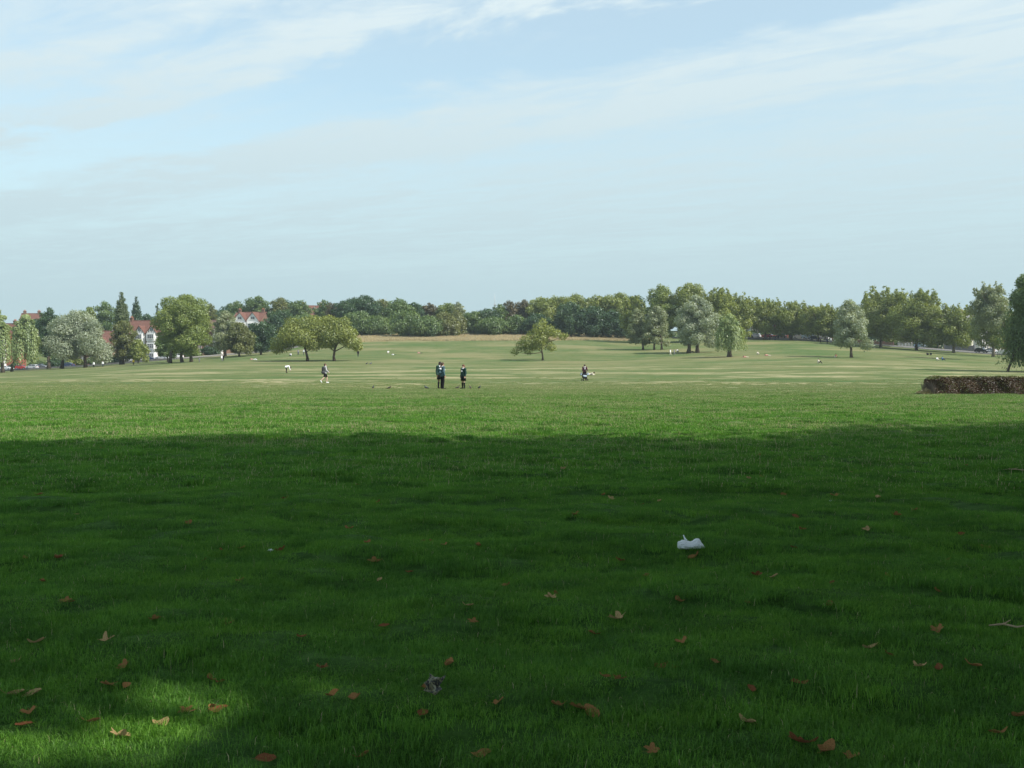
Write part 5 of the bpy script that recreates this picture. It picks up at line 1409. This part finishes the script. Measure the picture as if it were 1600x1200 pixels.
# ------------------------------------------------------------------ pigeons
FEA = simple('pigeon_grey', (.09, .10, .12), .7, .3, .3, 20); FEB = simple('pigeon_brown', (.10, .07, .05), .7, .3, .3, 20); BEAK = simple('beak_horn', (.10, .07, .06), .6, .2, .1, 10)
LEGP = simple('leg_pink', (.35, .12, .10), .7, .2, .1, 10)
for (px, py, rz, m_, lab) in [(583, 606.5, 20, FEA, 'leftmost pigeon on the pale mown strip'), (608, 606.5, 70, FEB, 'brownish pigeon second from left on the mown strip'), (666, 606.5, -60, FEA, 'pigeon just left of the schoolgirls'),
                              (715, 607, 100, FEB, 'brownish pigeon left of the schoolgirl standing apart'), (735, 607.5, 200, FEB, 'brownish pigeon right of the schoolgirl standing apart'), (749, 608, 30, FEA, 'pigeon farthest right on the mown strip'),
                              (573, 570, 40, FEA, 'crow like dark bird farther up the meadow, the left of two'), (579, 570, 130, FEA, 'crow like dark bird farther up the meadow, the right of two')]:
    d = 60.5 if py > 600 else 215
    o = empty('pigeon', at(px, d), R(rz)); tag(o, lab, 'bird', 'birds feeding on the grass')
    o.scale = (2.0,)*3 if d > 100 else (.85,)*3
    m = MB(); m.capsule((0, .02, .135), (0, -.07, .155), .062, .058); m.capsule((0, .06, .125), (0, .19, .085), .045, .022); m.capsule((0, -.09, .17), (0, -.115, .235), .04, .027); m.capsule((0, -.12, .25), (0, -.125, .255), .029, .029)
    blob('body', m, m_, o, .012)
    for s in (-1, 1):
        m = MB(); m.capsule((s*.055, -.04, .155), (s*.045, .14, .115), .028, .012); blob('wing', m, FEA, o, .012)
        MB().tube([(s*.025, 0, .10), (s*.025, -.01, .02), (s*.03, -.04, .012)], [.006]*3, 5).build('leg', LEGP, o)
    MB().tube([(0, -.145, .252), (0, -.178, .240)], [.008, .002], 6).build('beak', BEAK, o)

bpy.data.scenes.remove(WORK)

# ------------------------------------------------------------------ hedge
rs = np.random.RandomState(91)
HL = leaf_mat('leaf_hedge', (.030, .015, .006), (.072, .036, .013), .10, (.055, .034, .012))  # brown leaves, darkened so the colour carries the shade of the front face
hd = 50.0
gx0 = (1463-800)/F*hd; hz = float(ground_z(gx0, hd)); Hh = row_z(589, hd)-hz; Wd, Ln = 1.5, 14.0
root = empty('hedge', (gx0, hd, hz)); tag(root, 'low clipped brown and green hedge at the right', 'hedge')
n = 85000
f = rs.rand(n); P = np.zeros((n, 3)); Nn = np.zeros((n, 3))
# clipped faces: front, top, ends, back, plus an inner fill
u, v = rs.rand(n), rs.rand(n)
fr = f < .40; tp_ = (f >= .40) & (f < .66); en = (f >= .66) & (f < .70); bk = (f >= .70) & (f < .85); inn = f >= .85
lump = lambda a, b: .05*np.sin(a*2.3+1)*np.sin(b*5)+.04*np.sin(a*6.1+b*3)
P[fr] = np.stack([u[fr]*Ln, -np.abs(rs.normal(0, .05, fr.sum()))*-1+lump(u[fr]*Ln, v[fr]), .03+v[fr]*(Hh-.05)], 1); Nn[fr] = (0, -1, .25)
P[tp_] = np.stack([u[tp_]*Ln, v[tp_]*Wd, Hh-np.abs(rs.normal(0, .04, tp_.sum()))+lump(u[tp_]*Ln, v[tp_]*2)*.7], 1); Nn[tp_] = (0, -.1, 1)
P[en] = np.stack([np.abs(rs.normal(0, .06, en.sum())), u[en]*Wd, .03+v[en]*(Hh-.08)], 1); Nn[en] = (-1, 0, .2)
P[bk] = np.stack([u[bk]*Ln, Wd+0*u[bk], .03+v[bk]*(Hh-.05)], 1); Nn[bk] = (0, 1, .2)
P[inn] = np.stack([u[inn]*Ln, .1+v[inn]*(Wd-.2), .05+rs.rand(inn.sum())*(Hh-.15)], 1); Nn[inn] = (0, 0, 1)
rnd = np.clip((.22-P[:, 0])/.22, 0, 1); P[:, 2] -= rnd*.10*(P[:, 2]/Hh)
Nn = Nn+rs.normal(0, .55, (n, 3))
V, Fq, T = leaf_quads(rs, P, Nn, .055, np.clip(.5+.25*np.sin(P[:, 0]*1.7)+rs.normal(0, .28, n), 0, 1))
Fq2 = Fq[tp_]; HT = leaf_mat('leaf_hedge_top', (.045, .058, .014), (.100, .098, .028), .12)
o = mesh_np('clipped_top', V.reshape(-1, 4, 3)[tp_].reshape(-1, 3), np.arange(4*tp_.sum()).reshape(-1, 4), 4, HT, root)
o.data.attributes.new('tint', 'FLOAT', 'POINT').data.foreach_set('value', T.reshape(-1, 4)[tp_].ravel().astype(np.float32))
V = V.reshape(-1, 4, 3)[~tp_].reshape(-1, 3); T = T.reshape(-1, 4)[~tp_].ravel(); Fq = np.arange(len(V)).reshape(-1, 4)
o = mesh_np('foliage', V, Fq, 4, HL, root); o.data.attributes.new('tint', 'FLOAT', 'POINT').data.foreach_set('value', T.astype(np.float32))
TW = simple('twig_grey', (.20, .16, .125), .9, .1, .25, 6); mb = MB()
for k in range(260):
    x = -.12+abs(rs.normal(0, .15)); y = rs.rand()*Wd; h = rs.uniform(.45, .8)*Hh
    mb.tube([(x, y, -.03), (x+rs.normal(0, .05), y+rs.normal(0, .05), h*.6), (x+rs.normal(0, .1), y+rs.normal(0, .1), h)], [.008, .006, .002], 4, False)
mb.build('bare_twigs', TW, root)
mb = MB()
for k in range(24): mb.tube([(.3+k*.57, Wd/2, -.1), (.3+k*.57+rs.normal(0, .05), Wd/2, Hh*.7)], [.025, .012], 6)
mb.build('stem', BARK, root)
# raked clippings by the end of the hedge
cx0 = at(1447, 50.6); V2 = []
n = 2600; a = rs.rand(n)*6.283; r = np.sqrt(rs.rand(n)); q = np.stack([cx0.x+r*np.cos(a)*.42, cx0.y+r*np.sin(a)*.45, cx0.z+(1-r)*.26*rs.rand(n)+.03], 1)
V, Fq, T = leaf_quads(rs, q, rs.normal(size=(n, 3))+np.array([0, 0, 1.]), .16, rs.rand(n), .16)
o = mesh_np('clippings_heap', V, Fq, 4, leaf_mat('dry_clippings', (.24, .19, .10), (.50, .42, .26), .1)); o.data.attributes.new('tint', 'FLOAT', 'POINT').data.foreach_set('value', T.astype(np.float32))
tag(o, 'small heap of dry clippings at the end of the hedge', 'clippings', kind='stuff')

# ------------------------------------------------------------------ fallen leaves
def dead_leaf(name, dark, light):
    m, n, l = new_mat(name)
    out = N(n, 'ShaderNodeOutputMaterial'); d = N(n, 'ShaderNodeBsdfDiffuse'); t = N(n, 'ShaderNodeBsdfTranslucent')
    tc = N(n, 'ShaderNodeTexCoord'); nz = N(n, 'ShaderNodeTexNoise'); nz.inputs['Scale'].default_value = 28; nz.inputs['Detail'].default_value = 5
    l.new(tc.outputs['Object'], nz.inputs['Vector'])
    r = N(n, 'ShaderNodeValToRGB'); r.color_ramp.elements[0].position = .3; r.color_ramp.elements[1].position = .7
    r.color_ramp.elements[0].color = (*dark, 1); r.color_ramp.elements[1].color = (*light, 1)
    l.new(nz.outputs['Fac'], r.inputs[0]); l.new(r.outputs[0], d.inputs[0]); l.new(r.outputs[0], t.inputs[0])
    mx = N(n, 'ShaderNodeMixShader'); mx.inputs[0].default_value = .2
    l.new(d.outputs[0], mx.inputs[1]); l.new(t.outputs[0], mx.inputs[2]); l.new(mx.outputs[0], out.inputs[0])
    return m
DL = {'tan': dead_leaf('leaf_dead_tan', (.30, .19, .085), (.55, .39, .20)), 'brown': dead_leaf('leaf_dead_brown', (.17, .085, .036), (.40, .21, .085)), 'red': dead_leaf('leaf_dead_red', (.14, .055, .025), (.30, .125, .06))}
def leaf_shape(rs, kind, curl, fold):
    """a real leaf outline (lobed plane leaf or oval), cupped and folded along the midrib, with stalk"""
    n = 40; O = []
    for k in range(n):
        a = 2*math.pi*k/n
        if kind == 'lobed':
            r = .5*(.58+.42*abs(math.cos(2.5*a))**1.1)*(1-.12*math.cos(a))+rs.normal(0, .012)
            if abs(a-math.pi) < .35: r *= .65
        else: r = .5*(1/math.sqrt(math.cos(a)**2+(math.sin(a)/.52)**2))+rs.normal(0, .01)
        O.append((r*math.cos(a), r*math.sin(a)))
    V = [(0, 0)]; Fc = []
    for t in (.5, 1.0): V += [(x*t, y*t) for x, y in O]
    for k in range(n):
        b = (k+1) % n; Fc.append((0, 1+k, 1+b)); Fc.append((1+k, 1+n+k, 1+n+b, 1+b))
    ph = rs.uniform(0, 6)
    V3 = []
    for x, y in V:
        rr = math.hypot(x, y)
        z = fold*abs(y)*1.0+curl*rr*rr*(1+.8*math.sin(3*math.atan2(y, x)+ph))+.03*math.sin(x*14+ph)*rr+curl*.6*x*x
        V3.append((x, y, z))
    o0 = len(V3)
    for t in (0, .5, 1):      # stalk
        for s in (-.012, .012): V3.append((-.28-.42*t, s*(1-.4*t), .02+.05*t*t))
    for t in range(2): a = o0+2*t; Fc.append((a, a+1, a+3, a+2))
    me = bpy.data.meshes.new('leaf'); me.from_pydata(V3, [], Fc); me.update()
    for p in me.polygons: p.use_smooth = True
    return me
rs = np.random.RandomState(17)
LM = {}
for col in DL:
    for kind in ('lobed', 'oval'):
        for v in range(3):
            me = leaf_shape(rs, kind, rs.uniform(.15, .6), rs.uniform(.05, .4)); me.materials.append(DL[col]); LM[(col, kind, v)] = me
def fallen(px, py, size, col, kind, label, group, v=0, tilt=None, rz=None):
    g = flat_at(px, py)
    o = bpy.data.objects.new('fallen_leaf', LM[(col, kind, v % 3)]); link(o)
    size *= .84; g.z += .020
    o.location = g; o.scale = (size,)*3
    o.rotation_euler = (rs.normal(.20, .16) if tilt is None else tilt, rs.normal(0, .18), rs.uniform(0, 6.28) if rz is None else rz)
    tag(o, label, 'leaf', group)
BIG = [  # leaves that can be told apart
 (57, 1009, .11, 'tan', 'oval', 'upright tan leaf near the left edge of the shaded lawn'), (165, 1006, .11, 'tan', 'lobed', 'pale brown leaf right of the upright tan leaf at the left'),
 (240, 972, .10, 'brown', 'lobed', 'curled brown leaf above the sunlit patch'), (355, 979, .10, 'brown', 'lobed', 'dark curled leaf upper right of the sunlit patch'),
 (17, 1092, .14, 'tan', 'oval', 'long tan leaf at the left edge'), (50, 1092, .12, 'tan', 'oval', 'second long tan leaf beside the one at the left edge'),
 (168, 1076, .10, 'brown', 'lobed', 'orange brown leaf left of the sunlit patch'), (200, 1078, .09, 'brown', 'oval', 'small flat leaf at the left rim of the sunlit patch'),
 (195, 1046, .09, 'brown', 'lobed', 'orange brown leaf just above the left of the sunlit patch'),
 (248, 1139, .11, 'tan', 'oval', 'pale leaf lying below the sunlit patch'), (587, 866, .15, 'brown', 'lobed', 'upright brown leaf left of centre in the shade'),
 (600, 983, .08, 'red', 'oval', 'single red leaf left of centre'), (703, 1043, .11, 'brown', 'oval', 'long brown leaf above the printed wrapper'), (665, 1081, .09, 'brown', 'oval', 'brown leaf touching the left of the printed wrapper'),
 (965, 972, .15, 'tan', 'lobed', 'large pale lobed leaf right of centre'), (905, 1113, .14, 'brown', 'lobed', 'standing brown leaf low right of centre'), (927, 1121, .12, 'brown', 'oval', 'folded brown leaf right of the standing one'),
 (871, 1108, .09, 'brown', 'lobed', 'small leaf left of the standing brown leaf'), (1362, 1018, .12, 'tan', 'oval', 'long narrow tan leaf low at the right'), (1390, 1029, .09, 'brown', 'lobed', 'orange leaf right of the long narrow tan leaf'),
 (898, 803, .12, 'brown', 'oval', 'upright brown leaf up the lawn from the large pale leaf'), (955, 769, .13, 'tan', 'lobed', 'pale leaf up the lawn left of the white bag'),
 (1305, 773, .15, 'brown', 'lobed', 'reddish brown leaf up the lawn right of the white bag'), (1400, 808, .13, 'brown', 'lobed', 'orange brown leaf at the right of the shade'),
 (1084, 858, .16, 'brown', 'oval', 'brown leaf lying just in front of the white bag'), (1355, 831, .12, 'tan', 'lobed', 'pale brown leaf between white bag and right edge'),
 (1250, 1167, .15, 'red', 'lobed', 'dark red leaf at the bottom right'), (1290, 1180, .13, 'brown', 'oval', 'orange tipped leaf beside the dark red one at the bottom right'),
 (751, 1190, .12, 'brown', 'oval', 'upright orange leaf at the bottom edge near the middle'), (565, 1190, .10, 'brown', 'oval', 'orange leaf at the bottom edge left of middle'),
]
for i, (px, py, s, c, k, lab) in enumerate(BIG): fallen(px, py, s, c, k, lab, 'fallen leaves that stand out', i)
SM = [(66, 913), (104, 944), (110, 946), (25, 1040), (45, 1120), (37, 1140), (141, 1135), (290, 1119), (332, 1112), (342, 1116), (186, 1156), (330, 1068), (345, 1072), (375, 911), (546, 829), (573, 853), (437, 864), (593, 911),
      (472, 1001), (503, 1050), (520, 1093), (555, 1097), (778, 1104), (660, 1117), (731, 950), (740, 977), (660, 850), (676, 850), (695, 855), (747, 856), (640, 899), (861, 938), (870, 933), (928, 996), (1066, 1008), (1062, 938),
      (1168, 940), (1180, 903), (1210, 905), (1030, 1048), (1050, 1050), (1118, 1041), (945, 1064), (967, 1067), (1174, 1083), (1168, 1135), (1020, 1180), (1300, 915), (1465, 932), (1465, 990), (1297, 953), (1467, 1051), (1438, 1047),
      (1520, 1046), (1250, 1075), (1330, 1190), (1560, 1153), (1596, 1126), (1000, 791), (1030, 787), (943, 776), (1268, 734), (1185, 712), (1268, 707), (1440, 762), (1240, 860), (1170, 756), (1190, 752), (1243, 811), (1225, 776),
      (1170, 826), (1255, 832), (1500, 838), (1440, 705), (1567, 714), (80, 778), (95, 779), (60, 779), (590, 788), (445, 782), (120, 807), (293, 820), (94, 875), (40, 872), (345, 866), (378, 862), (319, 879), (1372, 780), (1430, 800),
      (415, 1194), (1480, 880), (1540, 860), (1388, 905), (700, 720), (880, 735), (1046, 748), (560, 760), (230, 745), (160, 700), (470, 700), (1420, 735), (1330, 740), (1510, 730), (970, 880), (1010, 905), (790, 920)]
cname = {'brown': 'brown', 'red': 'reddish', 'tan': 'pale tan'}
def zone(px, py):
    if py < 800: return 'far back, '+('left of the upright brown leaf' if px < 600 else 'between the pale leaf and the white bag' if px < 1150 else 'up the lawn right of the white bag')
    if py < 960: return 'midway, '+('towards the left edge' if px < 480 else 'near the upright brown leaf' if px < 800 else 'around the white bag' if px < 1220 else 'towards the right edge')
    return 'close by, '+('around the sunlit patch' if px < 400 else 'left of the printed wrapper' if px < 680 else 'below the large pale leaf' if px < 1100 else 'towards the lower right corner')
for i, (px, py) in enumerate(SM):
    c = ['brown', 'brown', 'red', 'tan', 'brown', 'red', 'brown'][i % 7]
    fallen(px, py, rs.uniform(.075, .11)*(1.0 if py > 850 else 1.2), c, ['oval', 'lobed', 'oval'][i % 3],
           f'small {cname[c]} fallen leaf {zone(px, py)}', f'small {cname[c]} leaves {zone(px, py)}', i)

# dry broken twigs at the right edge
TWD = simple('dry_twig', (.42, .31, .20), .9, .1, .3, 12)
for px, py, ln, lab in ((1574, 990, .20, 'dry broken twig at the right edge low in the shade'), (1587, 743, .36, 'dry broken twig at the right edge near the top of the shade')):
    g = flat_at(px, py); root = empty('broken_twig', g+Vector((0, 0, .04)), R(-20)); tag(root, lab, 'twig')
    MB().tube([(-ln/2, 0, 0), (-ln*.1, .015, .012), (ln*.25, -.01, .006), (ln/2, .01, .015)], [.005, .007, .006, .003], 6).build('stick', TWD, root)
    MB().tube([(-ln*.1, .015, .012), (ln*.12, .06, .03)], [.005, .002], 5).build('side_shoot', TWD, root); MB().tube([(-ln*.35, 0, .004), (-ln*.2, -.05, .03)], [.004, .002], 5).build('side_shoot', TWD, root)

# ------------------------------------------------------------------ litter
def plastic():
    m, n, l = new_mat('bag_plastic')
    out = N(n, 'ShaderNodeOutputMaterial'); b = N(n, 'ShaderNodeBsdfPrincipled'); b.inputs['Base Color'].default_value = (.86, .87, .90, 1); b.inputs['Roughness'].default_value = .35
    t = N(n, 'ShaderNodeBsdfTranslucent'); t.inputs[0].default_value = (.85, .87, .9, 1)
    tc = N(n, 'ShaderNodeTexCoord'); nz = N(n, 'ShaderNodeTexNoise'); nz.inputs['Scale'].default_value = 26; nz.inputs['Detail'].default_value = 3; nz.inputs['Distortion'].default_value = 1.5
    l.new(tc.outputs['Object'], nz.inputs['Vector']); bp = N(n, 'ShaderNodeBump'); bp.inputs['Strength'].default_value = .5; bp.inputs['Distance'].default_value = .02
    l.new(nz.outputs['Fac'], bp.inputs['Height']); l.new(bp.outputs[0], b.inputs['Normal'])
    mx = N(n, 'ShaderNodeMixShader'); mx.inputs[0].default_value = .3; l.new(b.outputs[0], mx.inputs[1]); l.new(t.outputs[0], mx.inputs[2]); l.new(mx.outputs[0], out.inputs[0])
    return m
PLA = plastic()
g = flat_at(1080, 850); root = empty('plastic_bag', g+Vector((0, 0, .014)), 0); tag(root, 'crumpled white plastic carrier bag lying on the shaded lawn', 'bag')
sc = 1.0/F*g.y
xs = np.array([-21, -20, -14, -8, -2, 3, 8, 12, 15, 18, 21.5])*sc; tops = np.array([2, 11, 13.5, 13, 11, 12.5, 16.5, 16, 11, 7, 2.5])*sc
bots = np.array([2, .5, 0, 0, .5, .5, 0, .2, .6, 1.4, 2])*sc; dep = np.array([.01, .05, .075, .08, .08, .08, .075, .07, .055, .04, .008])
nx, na = 41, 28; X = np.linspace(xs[0], xs[-1], nx); V, Fc = [], []
for i, x in enumerate(X):
    t, bb, dd = np.interp(x, xs, tops), np.interp(x, xs, bots), np.interp(x, xs, dep)
    for k in range(na):
        a = 2*math.pi*k/na; c, s = math.cos(a), math.sin(a)
        p = Vector((x*30, c*3, s*3))
        cr = (abs(mnoise.noise(p*1.1))*.020+abs(mnoise.noise(p*2.6))*.010-.008)
        V.append((x+.006*mnoise.noise(p*2), c*(dd+cr)*(1-.25*max(s, 0)), (t+bb)/2+s*((t-bb)/2+cr*.45)))
for i in range(nx-1):
    for k in range(na): a, b = i*na+k, i*na+(k+1) % na; Fc.append((a, b, b+na, a+na))
Fc.append(tuple(reversed(range(na)))); Fc.append(tuple((nx-1)*na+k for k in range(na)))
mesh_py('bag_body', V, Fc, PLA, root, False)
# twisted handle ear standing up at the left
V, Fc = [], []
for i, (x, z, w, tk) in enumerate(((-8, 12.5, 5.0, 1.6), (-9.5, 15.5, 2.8, 1.2), (-11, 18.5, 2.0, .9), (-11.8, 20.6, 2.0, .7), (-12.2, 21.8, .9, .4))):
    for k in range(8): a = 2*math.pi*k/8; V.append(((x+w*.5*math.cos(a))*sc, tk*.6*math.sin(a)*sc+.004*(i % 2), (z+.35*w*.5*math.cos(a))*sc))
for i in range(4):
    for k in range(8): a, b = i*8+k, i*8+(k+1) % 8; Fc.append((a, b, b+8, a+8))
Fc.append(tuple(range(32, 40)))
mesh_py('handle', V, Fc, PLA, root, True)

# printed wrapper: creased sheet, pale with black marks
def wrapper_mat():
    m, n, l = new_mat('printed_wrapper'); out = N(n, 'ShaderNodeOutputMaterial'); b = N(n, 'ShaderNodeBsdfPrincipled'); b.inputs['Roughness'].default_value = .4
    tc = N(n, 'ShaderNodeTexCoord'); wv = N(n, 'ShaderNodeTexNoise'); wv.inputs['Scale'].default_value = 34; wv.inputs['Detail'].default_value = 1; wv.inputs['Distortion'].default_value = 2
    l.new(tc.outputs['Object'], wv.inputs['Vector']); r = N(n, 'ShaderNodeValToRGB'); r.color_ramp.elements[0].color = (.02, .02, .02, 1); r.color_ramp.elements[1].color = (.17, .16, .09, 1)
    r.color_ramp.elements[0].position = .44; r.color_ramp.elements[1].position = .48
    l.new(wv.outputs['Fac'], r.inputs[0]); l.new(r.outputs[0], b.inputs['Base Color']); l.new(b.outputs[0], out.inputs[0]); return m
g = flat_at(681, 1083); V, Fc = [], []
for i in range(7):
    for k in range(9):
        x, y = (i-3)*.0135, (k-4)*.012; V.append((x+.012*math.sin(k*1.1), y*.8, .035+.010*math.sin(i*1.3+k*.9)+.030*(k/8)+.008*math.cos(i*2.1)))
for i in range(6):
    for k in range(8): a = i*9+k; Fc.append((a, a+1, a+10, a+9))
o = mesh_py('wrapper', V, Fc, wrapper_mat(), None, False, g); o.rotation_euler = (R(25), 0, R(-20)); md = o.modifiers.new('thickness', 'SOLIDIFY'); md.thickness = .0012
tag(o, 'crumpled pale wrapper printed with black marks, low left of centre', 'litter')
for px, py, lab in ((1297, 786, 'small white scrap of paper on the shaded lawn at the right'), (422, 865, 'small white scrap of paper on the shaded lawn at the left')):
    g = flat_at(px, py); V, Fc = [], []
    for i in range(5):
        for k in range(5): V.append(((i-2)*.009, (k-2)*.008, .03+.010*math.sin(i*1.9+k*1.3)+.008*math.cos(k*2.7)))
    for i in range(4):
        for k in range(4): a = i*5+k; Fc.append((a, a+1, a+6, a+5))
    o = mesh_py('paper_scrap', V, Fc, CL['white'], None, False, g); o.rotation_euler = (R(20), 0, R(30)); md = o.modifiers.new('thickness', 'SOLIDIFY'); md.thickness = .001
    tag(o, lab, 'litter', 'paper scraps on the lawn')

# ------------------------------------------------------------------ air
def haze_box(density):
    mb = MB().box(-650, 650, -80, 640, -8, 46)
    m, n, l = new_mat('haze_air'); out = N(n, 'ShaderNodeOutputMaterial'); v = N(n, 'ShaderNodeVolumePrincipled')
    v.inputs['Color'].default_value = (.80, .90, .95, 1); v.inputs['Density'].default_value = density; v.inputs['Anisotropy'].default_value = .3
    l.new(v.outputs[0], out.inputs['Volume'])
    o = mb.build('haze', m); tag(o, 'thin pale haze in the summer air', 'haze', kind='stuff')
haze_box(.00020)
